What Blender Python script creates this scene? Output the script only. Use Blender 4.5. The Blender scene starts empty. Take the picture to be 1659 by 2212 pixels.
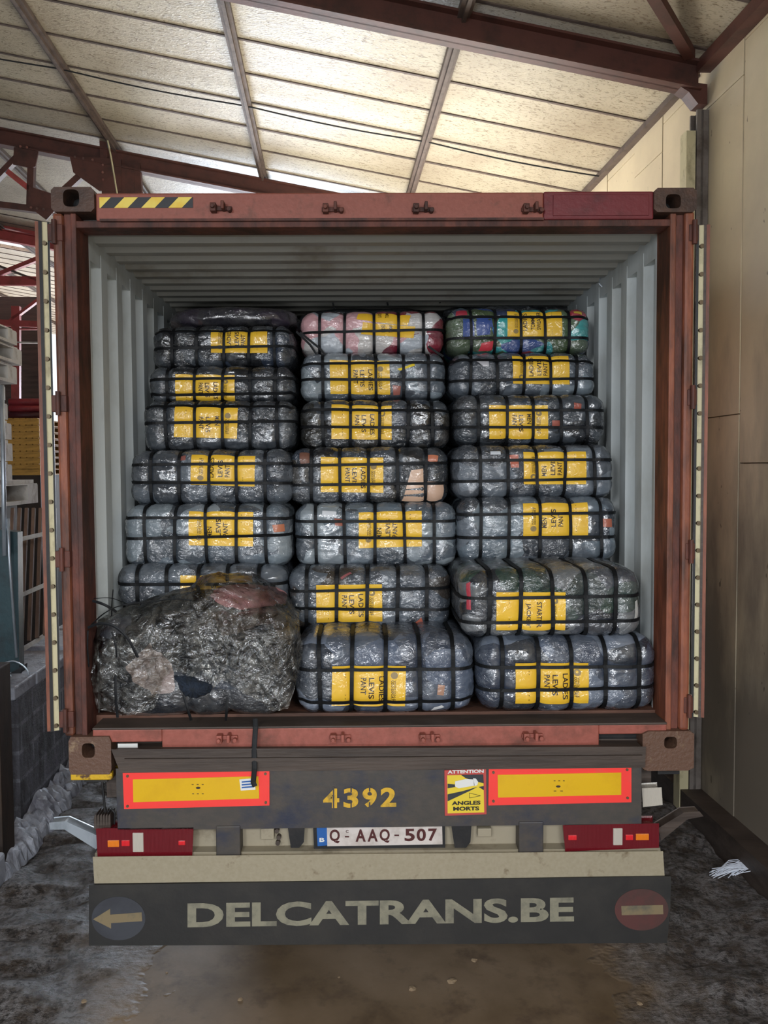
import bpy, math, random
import numpy as np
from mathutils import Vector, Matrix, noise

# ------------------------------------------------------------------ camera / world / lights
W, H, F = 1659, 2212, 1750.0
ZC = 0.914                                   # underside of the container above the floor
CX, CD, CZ = -0.06332, 3.11871, 1.18632 + ZC
YAW, PITCH, ROLL, SX, SY = 0.01096, -0.04497, -0.00631, -27.678, -17.851
HC = 2.2346                                  # container height
cy_, sy_ = math.cos(YAW), math.sin(YAW)
cp_, sp_ = math.cos(PITCH), math.sin(PITCH)
FW = Vector((sy_*cp_, cy_*cp_, sp_)); R0 = Vector((cy_, -sy_, 0)); U0 = R0.cross(FW)
cr_, sr_ = math.cos(ROLL), math.sin(ROLL)
RT = R0*cr_ + U0*sr_; UP = U0*cr_ - R0*sr_
CAM = Vector((CX, -CD, CZ))
scene = bpy.context.scene
COL = scene.collection
cam = bpy.data.cameras.new('camera'); camo = bpy.data.objects.new('camera', cam); COL.objects.link(camo)
m = Matrix((RT, UP, -FW)).transposed().to_4x4(); m.translation = CAM
camo.matrix_world = m
cam.sensor_fit = 'VERTICAL'; cam.sensor_height = 36; cam.lens = F/H*36
cam.shift_x = -SX/H; cam.shift_y = SY/H
cam.clip_start = 0.05; cam.clip_end = 300
scene.camera = camo
scene.view_settings.view_transform = 'Standard'
scene.view_settings.look = 'None'
scene.view_settings.exposure = 0.55
scene.view_settings.gamma = 1
scene.view_settings.use_curve_mapping = False

wd = bpy.data.worlds.new('sky'); scene.world = wd; wd.use_nodes = True
bgn = wd.node_tree.nodes['Background']; bgn.inputs[0].default_value = (0.84, 0.92, 1.0, 1); bgn.inputs[1].default_value = 0.95

PHI = 0.041                                  # the hall is turned against the lorry by this much
VD = Vector((-math.sin(PHI), math.cos(PHI), 0)); UD = Vector((math.cos(PHI), math.sin(PHI), 0))
def B(u, v, z):                              # hall frame (u right, v forward, z above floor) -> world
    p = CAM + UD*u + VD*v; return Vector((p.x, p.y, z))
def ray(x, y): return (FW + RT*((x-W/2-SX)/F) - UP*((y-H/2-SY)/F))
def P(x, y, Y=0.0):                          # point of the plane "Y metres in front of/behind the door frame"
    d = ray(x, y); return CAM + d*((Y+CD)/d.y)
def PB(x, y, v):                             # point of a cross-section of the hall
    d = ray(x, y); return CAM + d*(v/d.dot(VD))
def PU(x, y, u):
    d = ray(x, y); return CAM + d*(u/d.dot(UD))

def lamp(name, kind, loc, target, energy, color, **kw):
    l = bpy.data.lights.new(name, kind); l.energy = energy; l.color = color
    for k, v in kw.items(): setattr(l, k, v)
    o = bpy.data.objects.new(name, l); COL.objects.link(o); o.location = loc
    o.rotation_euler = (Vector(target)-Vector(loc)).to_track_quat('-Z', 'Y').to_euler()
    return o
# low sun from the far end, falling through the roof light on to the container roof
lamp('sun', 'SUN', (0, 30, 20), B(0.4, -8.2, 0), 64.0, (1.0, 0.98, 0.95), angle=math.radians(3))
bpy.data.objects['sun'].rotation_euler = (B(0.9, 6.3, 1.02+2.1)-B(1.4, 10.2, 5.0)).to_track_quat('-Z', 'Y').to_euler()
# daylight of the gate behind the photographer
for (u_, v_, z_, tz, e_, sx_, sy2) in ((-1.8, -2.2, 3.5, 1.9, 95, .75, 1.3), (1.1, -3.0, 3.7, 2.2, 85, 1.3, .6), (-.2, -3.6, .7, 2.0, 42, 1.9, .35)):
    lamp('gate_daylight', 'AREA', B(u_, v_, z_), B(0.1, 3.0, tz), e_, (0.95, 0.97, 1.0), shape='RECTANGLE', size=sx_, size_y=sy2)

lamp('alley_daylight', 'AREA', B(-2.2, 21, 2.6), B(-1.6, 6, .2), 900, (0.74, 0.85, 1.0), shape='RECTANGLE', size=3.6, size_y=3.6)

# ------------------------------------------------------------------ materials
def hx(s):
    s = s.lstrip('#'); c = [int(s[i:i+2], 16)/255 for i in (0, 2, 4)]
    return tuple((v/12.92 if v <= .04045 else ((v+.055)/1.055)**2.4) for v in c) + (1,)
class NT:
    def __init__(s, name):
        s.m = bpy.data.materials.new(name); s.m.use_nodes = True; s.t = s.m.node_tree; s.t.nodes.clear()
        s.out = s.n('ShaderNodeOutputMaterial'); s.b = s.n('ShaderNodeBsdfPrincipled')
        s.l(s.b.outputs[0], s.out.inputs[0])
    def n(s, t, **kw):
        x = s.t.nodes.new(t)
        for k, v in kw.items(): setattr(x, k, v)
        return x
    def l(s, a, b): s.t.links.new(a, b)
    def coord(s, scale=(1, 1, 1), off=(0, 0, 0)):
        tc = s.n('ShaderNodeTexCoord'); mp = s.n('ShaderNodeMapping')
        mp.inputs['Scale'].default_value = scale; mp.inputs['Location'].default_value = off
        s.l(tc.outputs['Object'], mp.inputs[0]); return mp.outputs[0]
    def noise(s, vec, scale, detail=4, rough=.6, dist=0):
        x = s.n('ShaderNodeTexNoise'); x.inputs['Scale'].default_value = scale; x.inputs['Detail'].default_value = detail
        x.inputs['Roughness'].default_value = rough; x.inputs['Distortion'].default_value = dist
        s.l(vec, x.inputs['Vector']); return x.outputs[0]
    def ridged(s, vec, scale, detail=2, dist=.6):
        x = s.n('ShaderNodeTexNoise', noise_type='RIDGED_MULTIFRACTAL'); x.inputs['Scale'].default_value = scale; x.inputs['Detail'].default_value = detail
        x.inputs['Distortion'].default_value = dist; x.inputs['Roughness'].default_value = .5
        s.l(vec, x.inputs['Vector']); return x.outputs[0]
    def mul(s, a, b):
        x = s.n('ShaderNodeMath', operation='MULTIPLY'); s.l(a, x.inputs[0])
        if isinstance(b, (int, float)): x.inputs[1].default_value = b
        else: s.l(b, x.inputs[1])
        return x.outputs[0]
    def ramp(s, fac, stops, interp='LINEAR'):
        r = s.n('ShaderNodeValToRGB'); cr = r.color_ramp; cr.interpolation = interp
        while len(cr.elements) < len(stops): cr.elements.new(.5)
        for e, (p, c) in zip(cr.elements, stops): e.position = p; e.color = hx(c) if isinstance(c, str) else c
        s.l(fac, r.inputs[0]); return r.outputs[0]
    def mix(s, fac, a, b):
        x = s.n('ShaderNodeMix', data_type='RGBA')
        for sock, v in ((x.inputs[0], fac), (x.inputs[6], a), (x.inputs[7], b)):
            if isinstance(v, str): sock.default_value = hx(v)
            elif isinstance(v, (int, float)): sock.default_value = v
            else: s.l(v, sock)
        return x.outputs[2]
    def bump(s, h, strength, dist=.01, normal=None):
        x = s.n('ShaderNodeBump'); x.inputs['Strength'].default_value = strength; x.inputs['Distance'].default_value = dist
        s.l(h, x.inputs['Height'])
        if normal: s.l(normal, x.inputs['Normal'])
        return x.outputs[0]
    def set(s, **kw):
        for k, v in kw.items(): s.b.inputs[k.replace('_', ' ')].default_value = v
        return s
BW = lambda a, b: [(a, (0, 0, 0, 1)), (b, (1, 1, 1, 1))]
def mat(name, base, dirt=None, scale=8, stretch=(1, 1, 1), lo=.45, hi=.65, rough=.6, metal=0, bumps=.15, fine=None, off=(0, 0, 0), spec=.5, amount=1.0):
    n = NT(name); v = n.coord(stretch, off)
    col = base
    if fine:
        col = n.mix(n.ramp(n.noise(v, scale*6, 3), BW(.35, .65)), base, fine)
    if dirt:
        f = n.ramp(n.noise(v, scale, 6, .65), [(lo, (0, 0, 0, 1)), (hi, (amount, amount, amount, 1))])
        col = n.mix(f, col, dirt)
    if isinstance(col, str): n.b.inputs[0].default_value = hx(col)
    else: n.l(col, n.b.inputs[0])
    n.set(Roughness=rough, Metallic=metal, Specular_IOR_Level=spec)
    if bumps: n.l(n.bump(n.noise(v, scale*5, 4), bumps, .01), n.b.inputs['Normal'])
    return n.m

M = {}
M['rust'] = mat('faded_red_paint_rust', '#8f5238', '#47291d', 6, (1, 1, .25), .46, .62, .55, fine='#75412f', bumps=.3)
M['rust_dark'] = mat('rusted_paint_dark', '#6d3a2c', '#38201a', 6, (1, 1, .4), .4, .6, .65, fine='#5a3228', bumps=.4)
M['head'] = mat('header_paint', '#8f5042', '#5c3a2c', 9, (1, 1, 1), .55, .75, .5, fine='#874a3c', bumps=.1)
M['crimson'] = mat('fresh_crimson_paint', '#6c252a', '#552124', 9, (1, 1, 1), .5, .7, .4, bumps=.1)
M['sill'] = mat('sill_paint', '#9c5548', '#63392c', 6, (1, 1, 1), .5, .72, .55, fine='#8e4c3e', bumps=.15)
M['cast'] = mat('casting_steel', '#50382c', '#33231b', 10, (1, 1, 1), .45, .65, .55, bumps=.3)
M['castlow'] = mat('worn_casting_steel', '#614637', '#8d765c', 14, (1, 1, 1), .6, .72, .5, bumps=.35)
M['inner'] = mat('inner_grey_paint', '#c6cccc', '#989a94', 3, (1, 1, .4), .5, .8, .5, bumps=.03)
M['inroof'] = mat('inner_roof_shaded_paint', '#94928a', '#6f6657', 2, (1, 1, 1), .55, .75, .5, bumps=.03)  # darker than the wall paint: the roof's shade is put into its colour
M['white_edge'] = mat('pale_frame_edge', '#cfd3d4', '#9b8d80', 8, (1, 1, .3), .55, .75, .5, bumps=.05)
M['black'] = mat('black_rubber_and_shade', '#141416', '#2a2624', 12, (1, 1, 1), .5, .7, .6, bumps=.1)  # rubber parts; also blackens holes and gaps where only shade shows
M['cream_strip'] = mat('cream_gasket', '#c2b894', '#8b8062', 12, (1, 1, .5), .5, .7, .6, bumps=.1)
M['bolt'] = mat('dull_bolt', '#6a5c48', None, rough=.5, metal=.6)
M['galv'] = mat('galvanised_steel', '#b8c0c8', '#8d959c', 10, (1, 1, .4), .45, .7, .35, metal=.6, bumps=.05)
M['wood_floor'] = mat('container_boards', '#6a4636', '#402c22', 5, (.3, 2, 2), .4, .65, .65, bumps=.3)
M['roofout'] = mat('container_roof_paint', '#c6c5c0', '#a8a49c', 4, (1, 1, 1), .5, .7, .7)
M['ledge'] = mat('grimy_steel', '#4d4139', '#372d27', 6, (.3, 1, 3), .4, .65, .6, bumps=.2)
M['chassis'] = mat('dirty_navy_steel', '#403c38', '#262b3c', 4, (1, 1, 1.4), .48, .66, .55, fine='#49423c', bumps=.1)
M['cream'] = mat('cream_beam_paint', '#9c927c', '#6c5c45', 12, (1, 1, 1), .60, .72, .5, fine='#958b74', bumps=.05)
M['creamd'] = mat('cream_panel_paint', '#9a907b', '#6c614d', 7, (1, 1, 1), .5, .7, .55, bumps=.05)
M['flap'] = mat('black_mudflap_rubber', '#232221', '#33302c', 4, (1, 1, 1), .45, .75, .6, bumps=.15)
M['refl_red'] = mat('reflective_red', '#f5423c', '#e05648', 10, (1, 1, 1), .6, .8, .35, bumps=0)
M['refl_yel'] = mat('reflective_yellow', '#dcae14', '#cf9f12', 8, (1, 1, 1), .5, .8, .35, bumps=0)
M['num'] = mat('stencil_yellow', '#d2a62c', '#9a7d30', 26, (1, 1, 1), .5, .68, .6, bumps=0)
M['letter'] = mat('worn_pale_lettering', '#86826f', '#5d5a50', 16, (1, 1, 1), .45, .75, .6, bumps=0)
M['maroon'] = mat('maroon_disc', '#54302d', '#43302c', 8, rough=.6, bumps=0)
M['greydisc'] = mat('dark_grey_disc', '#3b3d43', '#33343a', 8, rough=.6, bumps=0)
M['tan'] = mat('tan_marking', '#7d6e52', '#5f5a4c', 14, rough=.6, bumps=0)
M['yellow_paint'] = mat('chipped_yellow_paint', '#d0a51e', '#5a3f26', 12, (1, 1, 1), .5, .56, .5, bumps=.2)
M['black_paint'] = mat('flat_black', '#1b1b1c', None, rough=.6, bumps=0)
M['white'] = mat('white_print', '#dcdcd8', None, rough=.5, bumps=0)
M['plate'] = mat('plate_white', '#cfc6c0', '#b3a8a0', 12, rough=.35, bumps=0)
M['plate_ink'] = mat('plate_maroon', '#4a1c1c', None, rough=.4, bumps=0)
M['blue'] = mat('plate_blue', '#1f5aa0', None, rough=.4, bumps=0)
M['strap'] = mat('black_strap', '#0b0c0e', '#15171a', 20, rough=.55, bumps=.05, spec=.25)
M['label'] = mat('yellow_paper', '#f0c02e', '#e3b02a', 10, rough=.5, bumps=0)
M['ink'] = mat('label_ink', '#3a2408', None, rough=.5, bumps=0)
M['logo'] = mat('logo_brown', '#8f7a50', None, rough=.5, bumps=0)
M['beam'] = mat('oxide_red_steel', '#58332a', '#3a241d', 5, (1, 1, 1), .45, .7, .6, bumps=.15)
M['beam_bright'] = mat('bright_red_steel', '#b04a48', '#8e4038', 5, rough=.55)
M['purlin'] = mat('purlin_brown', '#5f5048', '#463a33', 8, rough=.65)
M['stone'] = mat('pebble', '#9a8468', '#7c6a55', 20, rough=.8)
M['paleblock'] = mat('dusty_ledge', '#b9bdc8', '#8f8f9a', 7, (1, 1, 1), .5, .65, .6, bumps=.6)
M['woodpale'] = mat('whitewashed_wood', '#d3cfc8', '#a59a8c', 9, (1, 1, 1), .5, .7, .7, bumps=.3)
M['woodyel'] = mat('yellow_pallet_wood', '#d6a34a', '#96702e', 9, (.4, 1, 2), .45, .7, .65, bumps=.2)
M['woodbrown'] = mat('brown_slat', '#7d6250', '#5a4438', 8, (1, 1, .3), .45, .7, .7, bumps=.2)
M['green'] = mat('dark_teal_paint', '#1d3a40', '#16262b', 6, rough=.45)
M['darkwood'] = mat('dark_post', '#3c2d22', '#261c16', 6, (1, 1, .3), rough=.7)
M['magenta'] = mat('red_sheet_roll', '#a33a40', '#7c2c34', 8, rough=.5)
M['plum'] = mat('plum_sheet', '#55232c', '#3f1a20', 8, rough=.5)
M['navy'] = mat('navy_fabric', '#1a2636', '#0f1822', 40, (1, 1, .2), .4, .6, .8, bumps=.6)
M['pink'] = mat('pink_fleece', '#e8a9ae', '#cf8f96', 30, rough=.9, bumps=.5)

def lampmat(name, c, rough=.15):
    n = NT(name); n.b.inputs[0].default_value = hx(c); n.set(Roughness=rough, Coat_Weight=.6)
    w = n.n('ShaderNodeTexWave'); w.inputs['Scale'].default_value = 60; n.l(n.coord(), w.inputs[0])
    n.l(n.bump(w.outputs[1], .2, .004), n.b.inputs['Normal']); return n.m
M['lred'] = lampmat('tail_lamp_red', '#66121c'); M['lbright'] = lampmat('tail_lamp_bright_red', '#d8242c')
M['lor'] = lampmat('tail_lamp_amber', '#e07a1c'); M['lclr'] = lampmat('tail_lamp_clear', '#b9b2a6')

# roof boards: speckled foil-faced board
def ceilmat():
    n = NT('roof_board'); v = n.coord()
    big = n.ramp(n.noise(v, 1.1, 3), BW(.35, .7)); c = n.mix(big, '#beb49e', '#a1947e')
    sp = n.n('ShaderNodeMapping'); sp.inputs['Scale'].default_value = (14, 34, 14); n.l(v, sp.inputs[0])
    fl = n.ramp(n.noise(sp.outputs[0], 1.6, 3, .6, 1.5), [(.54, (0, 0, 0, 1)), (.64, (.85, .85, .85, 1))])
    c = n.mix(fl, c, '#6b5a40')
    sm = n.ramp(n.noise(v, .8, 2), [(.55, (0, 0, 0, 1)), (.75, (.5, .5, .5, 1))])
    c = n.mix(sm, c, '#8a7a66')
    n.l(c, n.b.inputs[0]); n.set(Roughness=.42)
    n.l(n.bump(n.noise(sp.outputs[0], 1.6, 3, .6, 1.5), .5, .01), n.b.inputs['Normal']); return n.m
M['ceil'] = ceilmat()
def wallmat():
    n = NT('cream_wall_board'); v = n.coord()
    c = n.mix(n.ramp(n.noise(v, 1.4, 5), BW(.35, .7)), '#d8c8a8', '#c2b397')
    # grime plus the container's shadow, painted dark on the lower wall, broken up by noise
    sep = n.n('ShaderNodeSeparateXYZ'); n.l(v, sep.inputs[0])
    st = n.coord((1, 1, .35))
    a = n.n('ShaderNodeMath', operation='MULTIPLY_ADD'); n.l(sep.outputs[2], a.inputs[0]); a.inputs[1].default_value = -.16; a.inputs[2].default_value = .42
    b = n.n('ShaderNodeMath', operation='ADD'); n.l(n.noise(st, 2.2, 6, .6), b.inputs[0]); n.l(a.outputs[0], b.inputs[1])
    c = n.mix(n.ramp(b.outputs[0], [(.5, (0, 0, 0, 1)), (.8, (.8, .8, .8, 1))]), c, '#625a55')
    spk = n.ramp(n.noise(n.coord((1, 5, 2.2)), 5, 2), [(.72, (0, 0, 0, 1)), (.75, (.8, .8, .8, 1))])
    c = n.mix(spk, c, '#4c4036')
    n.l(c, n.b.inputs[0]); n.set(Roughness=.6); n.l(n.bump(n.noise(v, 9, 4), .15, .01), n.b.inputs['Normal']); return n.m
M['wall'] = wallmat()
def floormat():
    n = NT('muddy_concrete'); v = n.n('ShaderNodeNewGeometry').outputs['Position']
    sep = n.n('ShaderNodeSeparateXYZ'); n.l(v, sep.inputs[0])
    c = n.mix(n.ramp(n.noise(v, 1.6, 6, .6), BW(.35, .65)), '#8c7862', '#67553f')
    c = n.mix(n.ramp(n.noise(v, 5, 5, .7), [(.52, (0, 0, 0, 1)), (.7, (.6, .6, .6, 1))]), c, '#43342a')
    ax = n.n('ShaderNodeMath', operation='ABSOLUTE'); n.l(sep.outputs[0], ax.inputs[0])
    s2 = n.n('ShaderNodeMath', operation='MULTIPLY_ADD'); n.l(n.noise(v, 3, 4), s2.inputs[0]); s2.inputs[1].default_value = .8; n.l(ax.outputs[0], s2.inputs[2])
    side = n.ramp(s2.outputs[0], [(.0, (0, 0, 0, 1)), (1, (1, 1, 1, 1))])
    mr = n.n('ShaderNodeMapRange'); mr.inputs[1].default_value = 1.35; mr.inputs[2].default_value = 1.75; n.l(s2.outputs[0], mr.inputs[0])
    mud = n.mix(n.ramp(n.noise(v, 14, 6, .7), BW(.40, .60)), '#5a4c40', '#9a9594')
    mud = n.mix(n.ramp(n.noise(v, 38, 4, .7), [(.5, (0, 0, 0, 1)), (.6, (.75, .75, .75, 1))]), mud, '#2b2521')
    c = n.mix(mr.outputs[0], c, mud)
    n.l(c, n.b.inputs[0]); n.set(Roughness=.55)
    mp2 = n.n('ShaderNodeMapping'); mp2.inputs['Scale'].default_value = (12, 22, 12); n.l(v, mp2.inputs[0])
    bm = n.n('ShaderNodeMath', operation='MULTIPLY'); n.l(n.noise(mp2.outputs[0], 1.5, 6, .7), bm.inputs[0]); n.l(mr.outputs[0], bm.inputs[1])
    nb = n.bump(bm.outputs[0], 1.0, .09); n.l(n.bump(n.noise(v, 12, 4), .12, .01, nb), n.b.inputs['Normal']); return n.m
M['floor'] = floormat()
def brickmat():
    n = NT('grimy_block_wall'); v = n.coord()
    mp = n.n('ShaderNodeMapping'); mp.inputs['Rotation'].default_value = (math.pi/2, 0, math.pi/2-PHI); n.l(v, mp.inputs[0])
    sep = n.n('ShaderNodeSeparateXYZ'); n.l(v, sep.inputs[0]); cb = n.n('ShaderNodeCombineXYZ')
    n.l(sep.outputs[1], cb.inputs[0]); n.l(sep.outputs[2], cb.inputs[1])
    br = n.n('ShaderNodeTexBrick'); br.inputs['Scale'].default_value = 1; br.inputs['Brick Width'].default_value = .36; br.inputs['Row Height'].default_value = .16
    br.inputs['Mortar Size'].default_value = .012; br.inputs['Color1'].default_value = hx('#7c7a84'); br.inputs['Color2'].default_value = hx('#626068'); br.inputs['Mortar'].default_value = hx('#9a9aa4')
    n.l(cb.outputs[0], br.inputs[0])
    c = n.mix(n.ramp(n.noise(n.coord((1, 1, .35)), 7, 6, .7), BW(.42, .62)), br.outputs[0], '#413e40')
    n.l(c, n.b.inputs[0]); n.set(Roughness=.7); n.l(n.bump(n.noise(v, 16, 6, .7), .8, .03), n.b.inputs['Normal']); return n.m
M['block'] = brickmat()
def hazardmat():
    n = NT('hazard_tape'); sep = n.n('ShaderNodeSeparateXYZ'); n.l(n.coord(), sep.inputs[0])
    a = n.n('ShaderNodeMath', operation='SUBTRACT'); n.l(sep.outputs[0], a.inputs[0]); n.l(sep.outputs[2], a.inputs[1])
    b = n.n('ShaderNodeMath', operation='MULTIPLY'); n.l(a.outputs[0], b.inputs[0]); b.inputs[1].default_value = 9.8
    f = n.n('ShaderNodeMath', operation='FRACT'); n.l(b.outputs[0], f.inputs[0])
    g = n.n('ShaderNodeMath', operation='GREATER_THAN'); n.l(f.outputs[0], g.inputs[0]); g.inputs[1].default_value = .5
    yel = n.mix(n.ramp(n.noise(n.coord(), 9, 3), BW(.4, .6)), '#e8cf5c', '#e3b428')
    n.l(n.mix(g.outputs[0], yel, '#26262a'), n.b.inputs[0]); n.set(Roughness=.45); return n.m
M['hazard'] = hazardmat()

def clothmat(name, pal, seed, scale=7.0, haze='#8b9096', hz=.25, coat=1.0):
    """folded garments seen through tight crinkled film: patchy cloth below, glossy coat above"""
    n = NT(name); v = n.coord((1, 1, 1), (seed*3.1, seed*1.7, seed*.9)); n.set(Specular_IOR_Level=.2)
    mp = n.n('ShaderNodeMapping'); mp.inputs['Scale'].default_value = (1, 1, 1.3); n.l(v, mp.inputs[0])
    d = n.n('ShaderNodeTexNoise'); d.inputs['Scale'].default_value = 5; n.l(mp.outputs[0], d.inputs['Vector'])
    ad = n.n('ShaderNodeVectorMath', operation='MULTIPLY_ADD'); n.l(d.outputs[1], ad.inputs[0]); ad.inputs[1].default_value = (.14,)*3; n.l(mp.outputs[0], ad.inputs[2])
    vo = n.n('ShaderNodeTexVoronoi'); vo.inputs['Scale'].default_value = scale; n.l(ad.outputs[0], vo.inputs['Vector'])
    sp = n.n('ShaderNodeSeparateColor'); n.l(vo.outputs['Color'], sp.inputs[0])
    k = len(pal); c = n.ramp(sp.outputs[0], [(i/k, p) for i, p in enumerate(pal)], 'CONSTANT')
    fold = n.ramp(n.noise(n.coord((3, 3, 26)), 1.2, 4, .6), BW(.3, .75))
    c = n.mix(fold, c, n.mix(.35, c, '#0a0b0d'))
    hzf = n.ramp(n.noise(v, 6, 5, .7), [(.45, (0, 0, 0, 1)), (.75, (hz*1.6,)*3 + (1,))])
    c = n.mix(hzf, c, haze)
    n.l(c, n.b.inputs[0]); n.set(Roughness=.55, Coat_Weight=coat, Coat_Roughness=.075, Coat_IOR=2.05)
    n.l(n.bump(fold, .25, .01), n.b.inputs['Normal'])
    mc = n.n('ShaderNodeMapping'); mc.inputs['Scale'].default_value = (1.0, 1, 1.5); mc.inputs['Rotation'].default_value = (.3, .5+seed, .2); n.l(v, mc.inputs[0])
    mask = n.ramp(n.noise(v, 5, 2), [(.38, (.15,)*3+(1,)), (.62, (1, 1, 1, 1))])
    w1 = n.mul(n.ridged(mc.outputs[0], 11, 3, 1.0), mask); w2 = n.mul(n.noise(mc.outputs[0], 38, 3, .6, 1.0), mask)
    b1 = n.bump(w1, 1.0, .022); b2 = n.bump(w2, 1.0, .014, b1)
    n.l(b2, n.b.inputs['Coat Normal'])
    return n.m
def labelmat(name, c, ink=False):
    n = NT(name); v = n.coord()
    n.l(n.mix(n.ramp(n.noise(v, 14, 3), BW(.4, .7)), c, c if ink else '#e2b02a'), n.b.inputs[0])
    n.set(Roughness=.55, Coat_Weight=.8, Coat_Roughness=.12)
    n.l(n.bump(n.noise(v, 18, 3, .5, 1.2), .5, .02), n.b.inputs['Coat Normal']); return n.m
M['label'] = labelmat('yellow_paper', '#e8b92e'); M['ink'] = labelmat('label_ink', '#33200a', True)

def filmmat():
    n = NT('clear_crinkled_film'); v = n.coord()
    n.b.inputs[0].default_value = hx('#d0ccc2'); n.set(Roughness=.14, Specular_IOR_Level=.9, Coat_Weight=.6, Coat_Roughness=.06)
    h1 = n.noise(v, 9, 4, .6, 1.6); h2 = n.ridged(v, 10, 3, 1.2)
    nb = n.bump(h2, .9, .02, n.bump(h1, .8, .04)); n.l(nb, n.b.inputs['Normal']); n.l(nb, n.b.inputs['Coat Normal'])
    tr = n.n('ShaderNodeBsdfTransparent'); tr.inputs[0].default_value = (.93, .92, .88, 1)
    mx = n.n('ShaderNodeMixShader'); gl = n.n('ShaderNodeBsdfGlossy'); gl.inputs['Roughness'].default_value = .12; n.l(nb, gl.inputs['Normal'])
    lw = n.n('ShaderNodeLayerWeight'); lw.inputs[0].default_value = .46; n.l(nb, lw.inputs['Normal'])
    m1 = n.n('ShaderNodeMixShader'); f1 = n.ramp(h1, [(.42, (.0,)*3+(1,)), (.72, (.15,)*3+(1,))])
    n.l(f1, m1.inputs[0]); n.l(tr.outputs[0], m1.inputs[1]); n.l(n.b.outputs[0], m1.inputs[2])
    n.l(lw.outputs['Fresnel'], mx.inputs[0]); n.l(m1.outputs[0], mx.inputs[1]); n.l(gl.outputs[0], mx.inputs[2])
    n.l(mx.outputs[0], n.out.inputs[0]); return n.m
M['film'] = filmmat()

# ------------------------------------------------------------------ mesh helpers
ORG = {}
def wloc(o): return ORG.get(o.name, Vector((0, 0, 0)))
class MB:
    def __init__(s): s.v = []; s.f = []
    def box(s, a, b):
        x0, y0, z0 = a; x1, y1, z1 = b
        s.hexa([Vector(p) for p in ((x0, y0, z0), (x1, y0, z0), (x1, y1, z0), (x0, y1, z0), (x0, y0, z1), (x1, y0, z1), (x1, y1, z1), (x0, y1, z1))]); return s
    def hexa(s, p):
        n = len(s.v); s.v += [Vector(q) for q in p]
        s.f += [tuple(n+i for i in q) for q in ((0, 3, 2, 1), (4, 5, 6, 7), (0, 1, 5, 4), (1, 2, 6, 5), (2, 3, 7, 6), (3, 0, 4, 7))]; return s
    def bbox(s, u0, u1, v0, v1, z0, z1):     # box in the hall frame
        return s.hexa([B(u0, v0, z0), B(u1, v0, z0), B(u1, v1, z0), B(u0, v1, z0), B(u0, v0, z1), B(u1, v0, z1), B(u1, v1, z1), B(u0, v1, z1)])
    def bar(s, p, q, w, t, side=None):       # w along `side`, t perpendicular
        p = Vector(p); q = Vector(q); d = (q-p).normalized()
        sd = Vector(side) if side else Vector((0, 1, 0))
        sd = (sd - d*sd.dot(d)).normalized(); n = d.cross(sd)
        a = sd*(w/2); b = n*(t/2)
        return s.hexa([p-a-b, p+a-b, p+a+b, p-a+b, q-a-b, q+a-b, q+a+b, q-a+b])
    def prism(s, pts, dv):                   # planar polygon pushed by dv
        n = len(s.v); k = len(pts); dv = Vector(dv); s.v += [Vector(p) for p in pts] + [Vector(p)+dv for p in pts]
        s.f += [tuple(range(n, n+k)), tuple(range(n+2*k-1, n+k-1, -1))]
        s.f += [(n+i, n+(i+1) % k, n+k+(i+1) % k, n+k+i) for i in range(k)]; return s
    def tube(s, pts, r, seg=10, flat=None):
        n0 = len(s.v); pts = [Vector(p) for p in pts]
        for i, p in enumerate(pts):
            d = (pts[min(i+1, len(pts)-1)]-pts[max(i-1, 0)]).normalized()
            a = d.cross(Vector((0, 0, 1)) if abs(d.z) < .9 else Vector((1, 0, 0))).normalized(); b = d.cross(a)
            for k in range(seg):
                t = 2*math.pi*k/seg
                s.v.append(p + a*(r*math.cos(t)) + b*((flat or r)*math.sin(t)))
        for i in range(len(pts)-1):
            for k in range(seg):
                a = n0+i*seg+k; b = n0+i*seg+(k+1) % seg
                s.f.append((a, b, b+seg, a+seg))
        s.f.append(tuple(range(n0+seg-1, n0-1, -1))); e = n0+(len(pts)-1)*seg; s.f.append(tuple(range(e, e+seg))); return s
    def cyl(s, p, q, r, seg=24): return s.tube([p, q], r, seg)
    def build(s, name, m, parent=None, bevel=0, smooth=False):
        if parent is not None: o0 = wloc(parent)
        else:
            xs = [p.x for p in s.v]; ys = [p.y for p in s.v]; zs = [p.z for p in s.v]
            o0 = Vector(((min(xs)+max(xs))/2, (min(ys)+max(ys))/2, min(zs)))
        me = bpy.data.meshes.new(name); me.from_pydata([tuple(p-o0) for p in s.v], [], s.f); me.update()
        me.materials.append(M[m] if isinstance(m, str) else m)
        o = bpy.data.objects.new(name, me); COL.objects.link(o)
        if parent is not None: o.parent = parent
        else: o.location = o0
        ORG[o.name] = o0
        if parent is not None: ORG[o.name] = o0
        if smooth:
            for p in me.polygons: p.use_smooth = True
        if bevel:
            b = o.modifiers.new('bevel', 'BEVEL'); b.width = bevel; b.segments = 2; b.limit_method = 'ANGLE'
        return o
def thing(name, loc, label, cat, group=None):
    o = bpy.data.objects.new(name, None); COL.objects.link(o); o.location = loc; o.empty_display_size = .1
    ORG[o.name] = Vector(loc); return tag(o, label, cat, group)
def tag(o, label, cat, group=None, kind=None):
    o['label'] = label; o['category'] = cat
    if group: o['group'] = group
    if kind: o['kind'] = kind
    return o
def struct(o): o['kind'] = 'structure'; return o

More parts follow.
